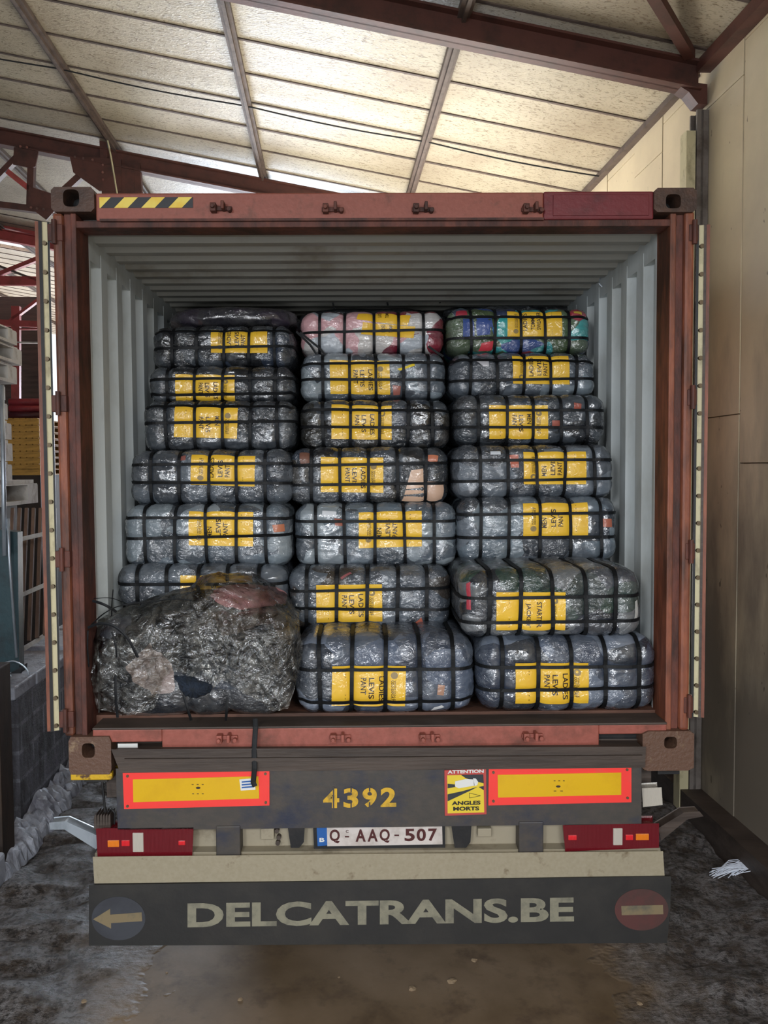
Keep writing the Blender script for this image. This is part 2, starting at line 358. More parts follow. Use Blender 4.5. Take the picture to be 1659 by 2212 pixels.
def slab(x0, y0, x1, y1, Y, th, mb=None):     # plate facing the camera, corners given on the photo, standing at depth Y
    mb = mb or MB(); a = P(x0, y0, Y); b = P(x1, y1, Y)
    return mb.box((a.x, Y, b.z), (b.x, Y+th, a.z))
def quad4(c, Y, th, mb=None):                 # four photo corners (TL, TR, BR, BL)
    mb = mb or MB(); return mb.prism([P(x, y, Y) for x, y in c], (0, th, 0))
def ellipse(cx, cy, rx, ry, Y, th, mb=None, k=40, a0=0, a1=2*math.pi):
    return quad4([(cx+rx*math.cos(a0+(a1-a0)*i/k), cy+ry*math.sin(a0+(a1-a0)*i/k)) for i in range(k)], Y, th, mb)

_tc = {}
def glyphs(txt, bold=0.0, spacing=1.0):
    key = (txt, bold, spacing)
    if key in _tc: return _tc[key]
    cu = bpy.data.curves.new('t', 'FONT'); cu.body = txt; cu.offset = bold; cu.space_character = spacing; cu.resolution_u = 4
    ob = bpy.data.objects.new('t', cu); COL.objects.link(ob)
    bpy.context.view_layer.update()
    me = bpy.data.meshes.new_from_object(ob.evaluated_get(bpy.context.evaluated_depsgraph_get()))
    v = [(p.co.x, p.co.y) for p in me.vertices]; f = [tuple(p.vertices) for p in me.polygons]
    bpy.data.objects.remove(ob); bpy.data.curves.remove(cu); bpy.data.meshes.remove(me)
    x0 = min(p[0] for p in v); x1 = max(p[0] for p in v); y0 = min(p[1] for p in v); y1 = max(p[1] for p in v)
    v = [((p[0]-x0)/(x1-x0), (p[1]-y0)/(y1-y0)) for p in v]
    _tc[key] = (v, f); return v, f
def text_px(mb, txt, tl, tr, h, Y, bold=0.0, spacing=1.0):   # flat lettering between two top corners, h px tall
    v, f = glyphs(txt, bold, spacing); n = len(mb.v)
    for a, b in v:
        mb.v.append(P(tl[0]+(tr[0]-tl[0])*a, tl[1]+(tr[1]-tl[1])*a + h*(1-b), Y))
    mb.f += [tuple(n+i for i in q) for q in f]; return mb

# ------------------------------------------------------------------ hall
ZR0, SL, UW = 4.88, .18, 2.25
def zr(u): return ZR0 - SL*u
# floor
us = np.linspace(-14, 2.4, 190); vs = np.concatenate([np.linspace(-4, 2.4, 14)[:-1], np.linspace(2.4, 10, 170)[:-1], np.linspace(10, 40, 30)])
mb = MB()
for v in vs:
    for u in us:
        p = B(u, v, 0); side = min(1, max(0, (abs(p.x-.0)-1.05)/.35))
        side = max(side, min(1, max(0, (p.y-.6)/.5)))
        z = side*(.045*noise.fractal(Vector((p.x*4, p.y*6, 0)), 1, 2, 5) + .01*noise.noise(Vector((p.x*22, p.y*30, 3))))
        p.z = min(z, .04)-.02; mb.v.append(p)
nu = len(us)
mb.f = [(j*nu+i, j*nu+i+1, (j+1)*nu+i+1, (j+1)*nu+i) for j in range(len(vs)-1) for i in range(nu-1)]
fl = struct(mb.build('floor', 'floor', smooth=True))
# roof boards with two roof lights left open
mb = MB(); jv = [5.12+.48*k for k in range(-16, 46)]
holes = [(8.9, 11.6, .1, 2.1), (12.7, 14.2, -6.0, -5.0)]
ub = [2.25, 2.1, .1, -5.0, -6.0, -14]; vb = [-2.6, 8.9, 11.6, 12.7, 14.2, 27]
for j in range(5):
    for i in range(5):
        u1, u0, v0, v1 = ub[i], ub[i+1], vb[j], vb[j+1]
        if any(v0 >= a-.01 and v1 <= b+.01 and u0 >= c-.01 and u1 <= d+.01 for a, b, c, d in holes): continue
        mb.hexa([B(u0, v0, zr(u0)), B(u1, v0, zr(u1)), B(u1, v1, zr(u1)), B(u0, v1, zr(u0)), B(u0, v0, zr(u0)+.05), B(u1, v0, zr(u1)+.05), B(u1, v1, zr(u1)+.05), B(u0, v1, zr(u0)+.05)])
struct(mb.build('ceiling', 'ceil'))
mb = MB()
for k, v in enumerate(jv):
    if any(a < v < b for a, b, c, d in holes) or v < 4.2 and v > 0 and 0 or v > 26.5 or v < -2.5: continue
    w = .022 if k % 4 else .03
    mb.hexa([B(-14, v, zr(-14)-.008), B(2.24, v, zr(2.24)-.008), B(2.24, v+w, zr(2.24)-.008), B(-14, v+w, zr(-14)-.008)] + [B(-14, v, zr(-14)), B(2.24, v, zr(2.24)), B(2.24, v+w, zr(2.24)), B(-14, v+w, zr(-14))])
struct(mb.build('trim_1', 'purlin'))
PUR = [.80, -.62, -2.04, -3.45, -4.86, -6.3, -7.7, -9.1]
names = ['narrow brown roof purlin above the right half of the container', 'narrow brown roof purlin above the left half of the container', 'rough edged roof purlin running down to the container top left corner',
         'first roof purlin left of the container', 'second roof purlin left of the container', 'third roof purlin left of the container', 'fourth roof purlin left of the container', 'far left roof purlin in the side hall']
for u, lb in zip(PUR, names):
    mb = MB().bbox(u-.038, u+.038, -2.5, 26.5, zr(u)-.05, zr(u)-.012)
    mb.bbox(u-.012, u+.012, -2.5, 26.5, zr(u)-.075, zr(u)-.045)
    tag(mb.build('roof_purlin', 'purlin'), lb, 'roof beam', 'purlins under the roof boards')
# right wall of cream boards, cut into panels by open joints
mb = MB()
vseam = [-3, -1.5, 0, 1.5, 2.9, 3.6, 4.35, 4.86, 5.42, 5.92, 6.5, 7.1, 7.8, 9, 10.5, 12, 14, 17, 20, 27]
hz_ = [0.0, 2.13, 5.0]
for i in range(len(vseam)-1):
    v0, v1 = vseam[i]+.003, vseam[i+1]-.003
    zc = [0, (2.38 if i % 2 == 0 else 2.11), (4.38 if i % 2 else 4.2), zr(2.25)]
    for k in range(3):
        mb.bbox(UW+.004*(i % 2), UW+.1, v0, v1, zc[k]+(.003 if k else 0), zc[k+1]-.003)
mb.bbox(UW+.03, UW+.11, -3, 27, 0, zr(2.25))
struct(mb.build('wall_right', 'wall'))
mb = MB().bbox(UW-.13, UW+.02, -3, 26, -.05, .13)
struct(mb.build('baseboard_right', 'ledge'))
# gable end on the left, behind the racks; the alley beside the lorry stays open to daylight
mb = MB().bbox(-14, -4.95, 14.3, 14.5, 0, 5.05)
mb.bbox(-4, 2.3, 26.6, 26.8, 4.0, 5.6)
struct(mb.build('wall_back', 'ledge'))
struct(MB().bbox(-14.2, -14, -2.6, 27, 0, 7.4).build('wall_left', 'ledge'))
struct(MB().bbox(-14, 2.3, -1.65, -1.5, 3.52, 7.5).build('wall_light_shield', 'ledge'))  # unseen wall above the gate, added to keep gate light off the near roof

# steel frame 1: rafter, knee and column on the right wall
FV = 4.79
fr = thing('steel_frame', B(2.2, FV, 0), 'dark red steel rafter and column crossing above the container on the right', 'steel frame', 'portal frames of the hall')
def rafter(par, v, u0, u1, h, drop=.05, wf=.12, m='beam'):
    mb = MB()
    def seg(ua, ub_, z0, z1, va, vb_):
        mb.hexa([B(ua, va, zr(ua)-z1), B(ub_, va, zr(ub_)-z1), B(ub_, vb_, zr(ub_)-z1), B(ua, vb_, zr(ua)-z1), B(ua, va, zr(ua)-z0), B(ub_, va, zr(ub_)-z0), B(ub_, vb_, zr(ub_)-z0), B(ua, vb_, zr(ua)-z0)])
    seg(u0, u1, drop, drop+.014, v-wf/2, v+wf/2); seg(u0, u1, drop+h-.014, drop+h, v-wf/2, v+wf/2); seg(u0, u1, drop, drop+h, v-.008, v+.008)
    return mb.build('rafter', m, par)
rafter(fr, FV-.02, -2.6, 2.19, .165, .03)
mb = MB().prism([PB(x, y, FV-.05) for x, y in ((1440, 168), (1528, 182), (1528, 226), (1508, 224), (1488, 198))], VD*.1)
mb.build('knee_bracket', 'beam', fr)
mb = MB().bbox(2.175, 2.245, FV-.05, FV-.035, 0, zr(2.2)-.3).bbox(2.2, 2.215, FV-.05, FV+.05, 0, zr(2.2)-.3).bbox(2.175, 2.245, FV+.035, FV+.05, 0, zr(2.2)-.3)
mb.build('column', mat('grey_column_paint', '#6e6660', '#4f463f', 8), fr)
mb = MB().bbox(2.115, 2.17, FV-.045, FV+.04, 0, zr(2.2)-.42)
mb.build('cream_casing', 'cream_strip', fr)
# diagonal brace in the near bay, top right
tag(MB().bar(PB(1490, 118, 4.7), PB(1395, -40, 4.0), .06, .05, UD).build('wind_brace', 'beam'), 'dark diagonal steel brace rising from the rafter at the top right corner', 'steel brace')
tag(MB().bbox(2.17, 2.25, -2.5, FV-.05, zr(2.2)-.09, zr(2.2)-.02).build('eaves_beam', 'beam'), 'dark eaves beam along the top of the right wall, nearer than the column', 'roof beam')
tag(MB().bbox(2.2, 2.25, FV+.08, 8.0, zr(2.2)-.05, zr(2.2)-.01).build('eaves_beam', 'purlin'), 'thin dark eaves strip along the right wall beyond the rafter', 'roof beam')
# cable under the boards
pts = [B(u, 6.55, zr(u)-.045-.02*abs(math.sin((u-.8)*2.2))) for u in np.linspace(-4.5, 2.2, 40)]
tag(MB().tube(pts, .006, 6).build('roof_cable', 'black'), 'thin dark cable slung across under the roof boards', 'cable')

# steel frame 2: truss and deep haunch behind the container
TV = 8.15
tr = thing('roof_truss', B(-2.4, TV, 3.0), 'red lattice truss with gusset plates behind the container top left corner', 'roof truss', 'portal frames of the hall')
rafter(tr, TV, -14, 2.2, .16, .06, .12)
def tb(a, b, w, name='lattice_bar', mt='beam', v=TV, par=None):
    MB().bar(PB(*a, v), PB(*b, v), .07, w, VD).build(name, mt, par or tr)
def gus(pts, v=TV-.05, par=None, mt='beam'):
    MB().prism([PB(x, y, v) for x, y in pts], VD*.02).build('gusset_plate', mt, par or tr)
tb((-60, 436), (118, 458), .06, 'bottom_chord')
tb((70, 325), (66, 445), .06); tb((-12, 392), (56, 322), .05); tb((118, 432), (208, 350), .06); tb((18, 372), (72, 415), .05, mt='beam_bright')
gus([(30, 318), (84, 322), (76, 360), (62, 362), (28, 355)]); gus([(150, 336), (262, 344), (262, 412), (214, 412), (158, 372)]); gus([(62, 402), (112, 418), (118, 455), (100, 475), (60, 445)])
mb = MB().prism([PB(x, y, TV-.04) for x, y in ((232, 345), (290, 362), (292, 470), (234, 470))], VD*.08); mb.build('haunch_plate', 'beam', tr)
for x in (224, 296): tb((x, 290 if x < 250 else 355), (x+8, 470), .07, 'upright')
for i, (x, y) in enumerate([(162, 339), (180, 342), (200, 345), (222, 356), (222, 372), (223, 388), (67, 448), (80, 450), (94, 452), (44, 316), (58, 318)]):
    MB().cyl(PB(x, y, TV-.075), PB(x, y, TV-.05), .012, 8).build('bolt', 'rust_dark', tr)
tag(MB().tube([PB(231, 296, TV-.3), PB(240, 340, TV-.3), PB(252, 412, TV-.3), PB(262, 470, TV-.3)], .008, 6).build('conduit', 'cream_strip'), 'thin pale conduit dropping beside the truss haunch', 'conduit')
# frame 3 in bright red further back
t3 = thing('roof_truss', B(-5.5, 12.5, 3.0), 'bright red lattice truss far back in the side hall', 'roof truss', 'portal frames of the hall')
rafter(t3, 12.6, -14, -3.2, .16, .06, .12, 'beam_bright')
def t3b(a, b, w, mt='beam_bright', v=12.6): MB().bar(PB(*a, v), PB(*b, v), .08, w, VD).build('lattice_bar', mt, t3)
t3b((-60, 470), (90, 506), .08); t3b((-40, 608), (90, 556), .06); t3b((-60, 606), (90, 608), .13); t3b((-40, 740), (90, 643), .04); t3b((-40, 560), (90, 610), .03, 'purlin')
t3b((35, 662), (35, 1000), .12); t3b((-60, 695), (90, 701), .09); t3b((-60, 712), (90, 711), .02); t3b((-60, 738), (90, 741), .02, 'woodpale')

# ------------------------------------------------------------------ left side: low block wall, racks of pallets, posts
UL = -1.78
mb = MB().bbox(UL-.22, UL, 4.66, 17, 0, .80); wl = struct(mb.build('wall_left', 'block'))
mb = MB()
rnd = random.Random(3)
v = 4.6
while v < 12:
    mb.bbox(UL-.34, UL+.0+rnd.random()*.03, v, v+.33, .80, .86+rnd.random()*.03); v += .34
struct(mb.build('trim_2', 'paleblock', bevel=.01))
mb = MB(); K_ = 150
for i in range(K_+1):
    v = 4.1+6*i/K_; h = .13+.07*noise.noise(Vector((v*5, 0, 0)))+.05*noise.noise(Vector((v*19, 2, 0))); w = .13+.05*noise.noise(Vector((v*7, 9, 0)))
    for q in range(7):
        t = q/6; n_ = .022*noise.noise(Vector((v*30, t*9, 5)))
        mb.v.append(B(UL+.004+w*t+n_*t, v, max(-.03, h*(1-t)**.7+n_*2*(t < 1)) if t < 1 else -.03))
mb.f = [(i*7+q, (i+1)*7+q, (i+1)*7+q+1, i*7+q+1) for i in range(K_) for q in range(6)]
tag(mb.build('rubble_kerb', 'paleblock', bevel=.008), 'rough rubble kerb along the foot of the block wall', 'kerb')
tag(MB().bbox(-1.87, -1.70, 4.2, 4.36, 0, 1.08).build('wooden_post', 'darkwood', bevel=.006), 'dark brown timber post at the near end of the block wall', 'post')
tag(MB().bbox(-1.9, -1.66, 4.0, 4.14, 0, .16).build('concrete_block', 'paleblock', bevel=.02), 'pale rough concrete block at the foot of the timber post', 'block')

def pallet(u0, u1, v0, z0, hgt, wood, label, depth=.8):
    t = thing('pallet', B((u0+u1)/2, v0, z0), label, 'pallet', 'pallets stacked in the side hall'); b = hgt*.16
    top = MB(); k = 6
    for i in range(k):
        a = u0 + (u1-u0)*i/k; top.bbox(a, a+(u1-u0)/k*.8, v0, v0+depth, z0+hgt-b, z0+hgt)
    top.bbox(u0, u1, v0+.01, v0+depth-.01, z0+hgt-b*1.3, z0+hgt-b)
    top.build('top_boards', wood, t)
    MB().bbox(u0, u1, v0, v0+depth, z0, z0+b).build('bottom_boards', wood, t)
    for i in range(3):
        c = v0 + depth*(0, .43, .86)[i]
        MB().bbox(u0, u1, c, c+depth*.14, z0+b, z0+hgt-b*1.3).build('block_runner', wood, t)
    return t
PV = 6.2
def ux(x, v): return (x-708)/F*v
def zy(y, v): return (2.1-(y-1000)/F*v)
stack = [(57, 714, 748, -2.2, 'topmost whitewashed pallet of the near stack'), (66, 751, 790, -2.2, 'whitewashed pallet reaching furthest right, second from the top of the near stack'),
         (55, 792, 829, -2.2, 'third whitewashed pallet from the top of the near stack'), (30, 832, 862, -2.25, 'fourth pallet from the top of the near stack, white block end'),
         (34, 868, 903, -2.25, 'fifth pallet from the top of the near stack'), (41, 910, 945, -2.25, 'sixth pallet from the top of the near stack'),
         (42, 953, 990, -2.25, 'seventh pallet from the top of the near stack'), (40, 993, 1030, -2.25, 'pallet resting on the wide lowest one of the near stack'),
         (92, 1036, 1078, -2.25, 'wide lowest pallet of the near stack, above the slatted crate')]
zprev = None
for i, (x1, yt, yb, u, lb) in enumerate(stack):
    v1 = -u*F/(708-x1); z1 = 2.1-(yt-1008)/F*v1 if zprev is None else zprev-.004; z0 = 2.1-(yb-1008)/F*v1
    pallet(u-.9, u, v1-1.15 if i < 8 else v1-1.5, z0, z1-z0, 'woodpale', lb, 1.15 if i < 8 else 1.5); zprev = z0
mb = MB().bbox(-3.1, -2.3, 4.95, 6.1, 0, zprev-.004)
tag(mb.build('stillage', 'darkwood'), 'dark timber stillage carrying the near pallet stack behind the block wall', 'stillage')
for k in range(9):
    yb = 1000 - k*13.7
    pallet(ux(20, 8.2), ux(98, 8.2), 8.2, zy(yb+15 if k else 1012, 8.2), .065, 'woodyel', 'yellow wooden pallet of the far stack, %s' % ['lowest of nine, on the stillage', 'second from the bottom', 'third from the bottom', 'fourth from the bottom', 'exactly the middle one', 'fourth from the top', 'third from the top', 'second from the top', 'topmost, under the red rolls'][k])
tag(MB().bbox(ux(10, 8.2), ux(98, 8.2), 8.2, 9, 0, zy(1012, 8.2)).build('stillage', 'darkwood'), 'dark stillage under the far stack of yellow pallets', 'stillage')
for k, (y, mt, lb) in enumerate([(856, 'magenta', 'topmost red sheet roll on the yellow pallets'), (870, 'magenta', 'second red sheet roll on the yellow pallets'), (884, 'plum', 'plum roll on the yellow pallets, under the red ones')]):
    z = zy(y, 8.2)
    tag(MB().cyl(B(ux(30, 8.2), 8.3, z), B(ux(98, 8.2), 8.3, z), .034, 14).build('sheet_roll', mt, smooth=True), lb, 'roll', 'sheet rolls on the far pallets')
# slatted crate side leaning on the block wall
cr = thing('slatted_crate', B(-2.2, 5.45, .86), 'leaning wooden slatted crate side with white cross rails above the block wall', 'crate')
for i in range(7):
    x = 24+i*15; MB().bar(PB(x+4, 1098, 5.75), PB(x-12+i*2, 1402-i*6, 5.4), .02, .022, VD).build('slat', 'woodbrown', cr)
for (a, b) in (((14, 1172), (100, 1152)), ((36, 1290), (100, 1262)), ((36, 1412), (100, 1370))):
    MB().bar(PB(*a, 5.4), PB(*b, 5.5), .02, .028, VD).build('cross_rail', 'woodpale', cr)
gp = thing('machine_post', B(-2.0, 4.9, .5), 'dark teal machine post at the left edge with white tubes', 'post')
mb = MB(); mb.prism([PB(x, y, 4.95) for x, y in ((-30, 1140), (38, 1150), (42, 1470), (-30, 1480))], VD*.08); mb.build('post_body', 'green', gp)
MB().tube([PB(18, 1120, 4.9), PB(20, 1200, 4.9), PB(36, 1420, 4.9)], .009, 8).build('tube', 'galv', gp, smooth=True)
MB().tube([PB(4, 832, 4.9), PB(8, 1060, 4.9), PB(10, 1200, 4.9)], .014, 8).build('upright', 'galv', gp, smooth=True)
MB().prism([PB(x, y, 4.93) for x, y in ((-10, 1470), (30, 1450), (46, 1440), (44, 1475), (20, 1520), (-10, 1500))], VD*.1).build('foot', 'black', gp)
for k, pts in enumerate([[(8, 1432), (30, 1428), (52, 1440), (62, 1458), (52, 1475), (38, 1478), (26, 1462), (4, 1440)], [(-10, 1478), (14, 1490), (26, 1508), (20, 1518), (-10, 1518)]]):
    P3 = [PB(x, y, 4.86) for x, y in pts]
    fine = []
    for i in range(len(P3)-1):
        a = P3[max(i-1, 0)]; b = P3[i]; c = P3[i+1]; d = P3[min(i+2, len(P3)-1)]
        for q in range(6):
            t = q/6; fine.append(.5*((2*b)+(c-a)*t+(2*a-5*b+4*c-d)*t*t+(3*b-a-3*c+d)*t*t*t))
    fine.append(P3[-1])
    tag(MB().tube(fine, .004, 6).build('cable_loop', 'galv', smooth=True), ['upper looped cable hanging from the teal post', 'lower looped cable hanging below the teal post'][k], 'cable')

# ------------------------------------------------------------------ container
ct = thing('shipping_container', (0, 0, ZC), 'open rust red shipping container with doors swung back, full of bales', 'container')
XL, XR, ZB, ZT, LEN = -1.219, 1.219, ZC, ZC+HC, 12.0
YI = 0.0
def oval(cx, cz, rx, rz, k, r=.6):
    o = []
    for i in range(k):
        t = 2*math.pi*i/k; c, s = math.cos(t), math.sin(t)
        o.append((cx+rx*math.copysign(abs(c)**r, c), cz+rz*math.copysign(abs(s)**r, s)))
    return o
def casting(x0, x1, z0, z1, hcx, hcz, rx, rz, mt):
    mb = MB(); k = 32; Y0 = -.012; Y1 = .13
    inn = oval(hcx, hcz, rx, rz, k); out = []
    for i in range(k):
        t = 2*math.pi*i/k; c, s = math.cos(t), math.sin(t)
        q = max(abs(c)/((x1-x0)/2), abs(s)/((z1-z0)/2)); out.append(((x0+x1)/2+c/q, (z0+z1)/2+s/q))
    n = 0
    for ring, Y in ((out, Y0), (inn, Y0), (inn, Y0+.11), (out, Y1)): mb.v += [Vector((a, Y, b)) for a, b in ring]
    for i in range(k):
        j = (i+1) % k
        mb.f += [(i, j, k+j, k+i), (k+i, k+j, 2*k+j, 2*k+i), (j, i, 3*k+i, 3*k+j)]
    mb.f.append(tuple(range(4*k-1, 3*k-1, -1)))
    o = mb.build('corner_casting', mt, ct)
    mb = MB(); mb.prism([Vector((a, Y0+.11, b)) for a, b in inn], (0, .02, 0)); mb.build('casting_hole_shade', 'black', o)  # black plate deep in the hole, painted shade for its dark inside
def pw(x, y): p = P(x, y, 0); return p.x, p.z
for (a, b, hc, rr, mt) in [((112, 406), (206, 459), (156, 430), (17, 18), 'cast'), ((1411, 408), (1502, 460), (1452, 437), (16, 15), 'cast'),
                           ((150, 1590), (243, 1670), (193, 1619), (14, 16), 'castlow'), ((1386, 1578), (1496, 1662), (1446, 1602), (14, 13), 'castlow')]:
    x0, z1 = pw(*a); x1, z0 = pw(*b); hx_, hz2 = pw(*hc)
    casting(x0, x1, z0, z1, hx_, hz2, rr[0]/560, rr[1]/560, mt)
# posts: outer flange, recessed web, inner lip
for s, xs in ((-1, ((112, 134), (134, 150), (150, 162))), (1, ((1480, 1502), (1463, 1480), (1450, 1463)))):
    zt = pw(130, 459)[1]; zb = pw(130, 1592)[1]
    X = lambda x: pw(x, 470)[0]
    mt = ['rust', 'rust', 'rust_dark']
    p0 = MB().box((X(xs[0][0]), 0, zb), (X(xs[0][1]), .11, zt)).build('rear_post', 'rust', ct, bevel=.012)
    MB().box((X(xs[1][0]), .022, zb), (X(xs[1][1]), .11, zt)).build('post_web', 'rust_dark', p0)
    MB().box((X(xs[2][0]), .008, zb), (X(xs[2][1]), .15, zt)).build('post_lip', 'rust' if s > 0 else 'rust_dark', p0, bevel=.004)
ZI = pw(500, 489)[1]; ZS = P(800, 1556, .02).z                                   # clear opening
xi0 = pw(162, 490)[0]; xi1 = pw(1450, 490)[0]
# header with fresh crimson length, lip, drip
x0, z1 = pw(206, 417); x1, z0 = pw(1412, 473)
MB().box((x0, .0, z0), (pw(1176, 0)[0], .1, z1)).build('header', 'head', ct, bevel=.006)
MB().box((pw(1176, 0)[0], -.001, z0), (x1, .1, z1+.002)).build('header_repair', 'crimson', ct, bevel=.006)
MB().box((pw(1196, 0)[0], -.007, z0+.012), (pw(1405, 0)[0], 0, z1-.012)).build('repair_plate', 'crimson', ct, bevel=.002)
MB().box((pw(150, 480)[0], .012, ZI), (pw(1465, 480)[0], .12, z0+.004)).build('header_lip', 'rust_dark', ct, bevel=.004)
MB().box((pw(206, 0)[0], -.004, z0-.003), (pw(1176, 0)[0], .01, z0+.006)).build('header_weld', 'rust_dark', ct)
def keeper(x, y, mt='rust_dark'):
    mb = MB(); a = P(x, y, 0)
    mb.box((a.x-.034, -.035, a.z-.016), (a.x-.012, 0, a.z+.016)); mb.box((a.x+.008, -.045, a.z-.01), (a.x+.02, 0, a.z+.02)); mb.box((a.x-.038, -.012, a.z-.008), (a.x+.045, 0, a.z+.008))
    mb.cyl((a.x+.036, -.03, a.z-.006), (a.x+.036, 0, a.z-.006), .009, 10); mb.cyl((a.x-.023, -.05, a.z), (a.x-.023, 0, a.z), .008, 10)
    mb.build('door_keeper', mt, ct, bevel=.003)
for x, y in ((476, 452), (717, 454), (911, 454), (1147, 454)): keeper(x, y)
for x, y in ((489, 1592), (733, 1591), (925, 1590), (1147, 1588)): keeper(x, y, 'sill')
a = pw(215, 427); b = pw(417, 449)
MB().box((a[0], -.003, b[1]), (b[0], 0, a[1])).build('hazard_tape', 'hazard', ct)
# sill: boards on top, red face with fork cut-outs
zt = P(800, 1571, 0).z; zb = P(800, 1627, 0).z; zcut = P(300, 1603, 0).z
xa, xb = pw(200, 1590)[0], pw(1440, 1590)[0]
c0, c1, c2, c3 = pw(246, 1610)[0], pw(350, 1610)[0], pw(1294, 1600)[0], pw(1380, 1600)[0]
mb = MB().box((c1, 0, zb), (c2, .08, zt)).box((xa, 0, zcut), (c1, .08, zt)).box((c2, 0, zcut+.012), (xb, .08, zt))
mb.build('sill', 'sill', ct, bevel=.004)
MB().box((xa, -.006, zt), (xb, .4, ZS-.012)).build('threshold', 'ledge', ct, bevel=.004)
MB().box((pw(165, 1550)[0], .12, ZS-.05), (pw(1480, 1550)[0], LEN-.1, ZS)).build('deck_boards', 'wood_floor', ct)
a = pw(255, 1606); b = pw(298, 1622)
MB().box((a[0], -.004, b[1]), (b[0], 0, a[1])).build('white_sticker', 'white', ct)
MB().box((c0-.02, .06, zb-.01), (c1+.02, .08, zcut+.01)).build('fork_slot_shade', 'black', ct); MB().box((c2-.02, .06, zb-.01), (c3+.05, .08, zcut+.01)).build('fork_slot_shade', 'black', ct)  # black backing boxes stand for the shade inside the cut-outs
# corrugated walls and roof
def corr(n_, y0, per, dep, base, sgn):
    out = []; y = y0
    while y < LEN-.1:
        out += [(y, 0), (y+per*.36, 0), (y+per*.5, dep), (y+per*.86, dep)]; y += per
    out.append((LEN-.1, 0)); return out
for s in (-1, 1):
    prof = corr(0, .12, .215, .034, 0, s); mb = MB(); zw0, zw1 = ZS-.05, ZI-.02
    xin = (xi0 if s < 0 else xi1) + s*.012
    for i, (y, d) in enumerate(prof): mb.v += [Vector((xin+s*d, y, zw0)), Vector((xin+s*d, y, zw1))]
    mb.f = [(2*i, 2*i+1, 2*i+3, 2*i+2) for i in range(len(prof)-1)]
    o = mb.build('side_panel', 'inner', ct); sm = o.modifiers.new('t', 'SOLIDIFY'); sm.thickness = .004; sm.offset = 0
    MB().box((min(xin-s*.0, xin+s*.06), .11, ZI-.075), (max(xin, xin+s*.06), LEN-.1, ZI+.03)).build('top_rail', 'inner', ct)
    MB().box((min(xin-s*.012, xin+s*.03), .115, ZS), (max(xin-s*.012, xin+s*.03), .16, ZI-.02)).build('frame_edge', 'white_edge', ct)
prof = corr(0, .12, .145, .02, 0, 1); mb = MB()
for y, d in prof: mb.v += [Vector((xi0-.05, y, ZI+.012+d)), Vector((xi1+.05, y, ZI+.012+d))]
mb.f = [(2*i+1, 2*i, 2*i+2, 2*i+3) for i in range(len(prof)-1)]
o = mb.build('roof_panel', 'inroof', ct); sm = o.modifiers.new('t', 'SOLIDIFY'); sm.thickness = .004; sm.offset = 0
MB().box((XL+.02, .1, ZI+.05), (XR-.02, LEN-.1, ZI+.06)).build('roof_skin', 'roofout', ct)
MB().box((XL, LEN-.1, ZB+.1), (XR, LEN, ZT)).build('front_wall', 'inner', ct)
MB().box((XL, .1, ZB+.05), (XL+.03, LEN-.1, ZI+.05)).build('outer_skin', 'rust', ct); MB().box((XR-.03, .1, ZB+.05), (XR, LEN-.1, ZI+.05)).build('outer_skin', 'rust', ct)
for x, y in ((1297, 602), (1436, 628)):
    p = P(x, y, .8 if x < 1400 else .2); MB().tube([p, p+Vector((-.01, -.02, -.01)), p+Vector((-.015, -.03, -.03)), p+Vector((.0, -.03, -.045))], .004, 6).build('lashing_ring', 'galv', ct)

# doors swung back; seen on their hinge edge
def door(s):
    # photo columns at the top edge: skin, dark gasket, cream gasket, dark gasket
    ang = math.radians(20) if s < 0 else math.radians(20.5)
    if s < 0: cols = [(76, 83, 'rust', 'door_skin'), (83, 90, 'black', 'gasket'), (90, 101, 'cream_strip', 'seal_strip'), (101, 105, 'black', 'gasket')]
    else: cols = [(1506, 1511, 'black', 'gasket'), (1511, 1521, 'cream_strip', 'seal_strip'), (1521, 1526, 'ledge', 'gasket'), (1526, 1533, 'rust', 'door_skin')]
    ytop, ybot = (479, 1572) if s < 0 else (486, 1556)
    base = P((cols[0][0]+cols[-1][1])/2, ytop, -.0); zt = base.z; zb = P(800, ybot, 0).z
    lab = None
    dr = bpy.data.objects.new('door', None); COL.objects.link(dr); dr.parent = ct; dr.location = Vector((base.x, 0, zb))-ORG[ct.name]
    ORG[dr.name] = Vector((base.x, 0, zb))
    dv = Vector((s*math.sin(ang), math.cos(ang), 0)); sd = Vector((math.cos(ang), -s*math.sin(ang), 0))
    for (x0, x1, mt, nm) in cols:
        a = P(x0, ytop, 0).x - base.x; b = P(x1, ytop, 0).x - base.x
        dep = 1.16 if nm == 'door_skin' else .05
        y0 = 0 if nm != 'gasket' else -.006
        q = [Vector((base.x, 0, 0)) + sd*t + dv*e for t, e in ((a, y0), (b, y0), (b, dep), (a, dep))]
        mb = MB(); mb.hexa([Vector((p.x, p.y, zb)) for p in q] + [Vector((p.x, p.y, zt)) for p in q]); mb.build(nm, mt, dr)
        if nm == 'seal_strip':
            c = Vector((base.x, 0, 0)) + sd*((a+b)/2)
            k = 18
            for i in range(k):
                z = zt-.08-(zt-zb-.1)*i/(k-1)
                MB().cyl(Vector((c.x, -.006, z)), Vector((c.x, .01, z)), .0085, 10).build('seal_bolt', 'bolt', dr)
    # hinges
    ys = (500, 868, 1203, 1548) if s < 0 else (505, 862, 1196, 1530)
    for y in ys:
        z = P(800, y, 0).z; xa_ = P(cols[-1][1]-3 if s < 0 else cols[0][0]+3, ytop, 0).x; xb_ = XL+.03 if s < 0 else XR-.03
        x0, x1 = sorted((xa_, xb_))
        h = MB().box((x0, -.004, z-.032), (x1, .03, z+.032)).build('hinge', 'rust_dark', dr, bevel=.004)
        MB().cyl(Vector(((x0+x1)/2, -.012, z-.045)), Vector(((x0+x1)/2, -.012, z+.045)), .009, 10).build('hinge_pin', 'rust_dark', h)
door(-1); door(1)

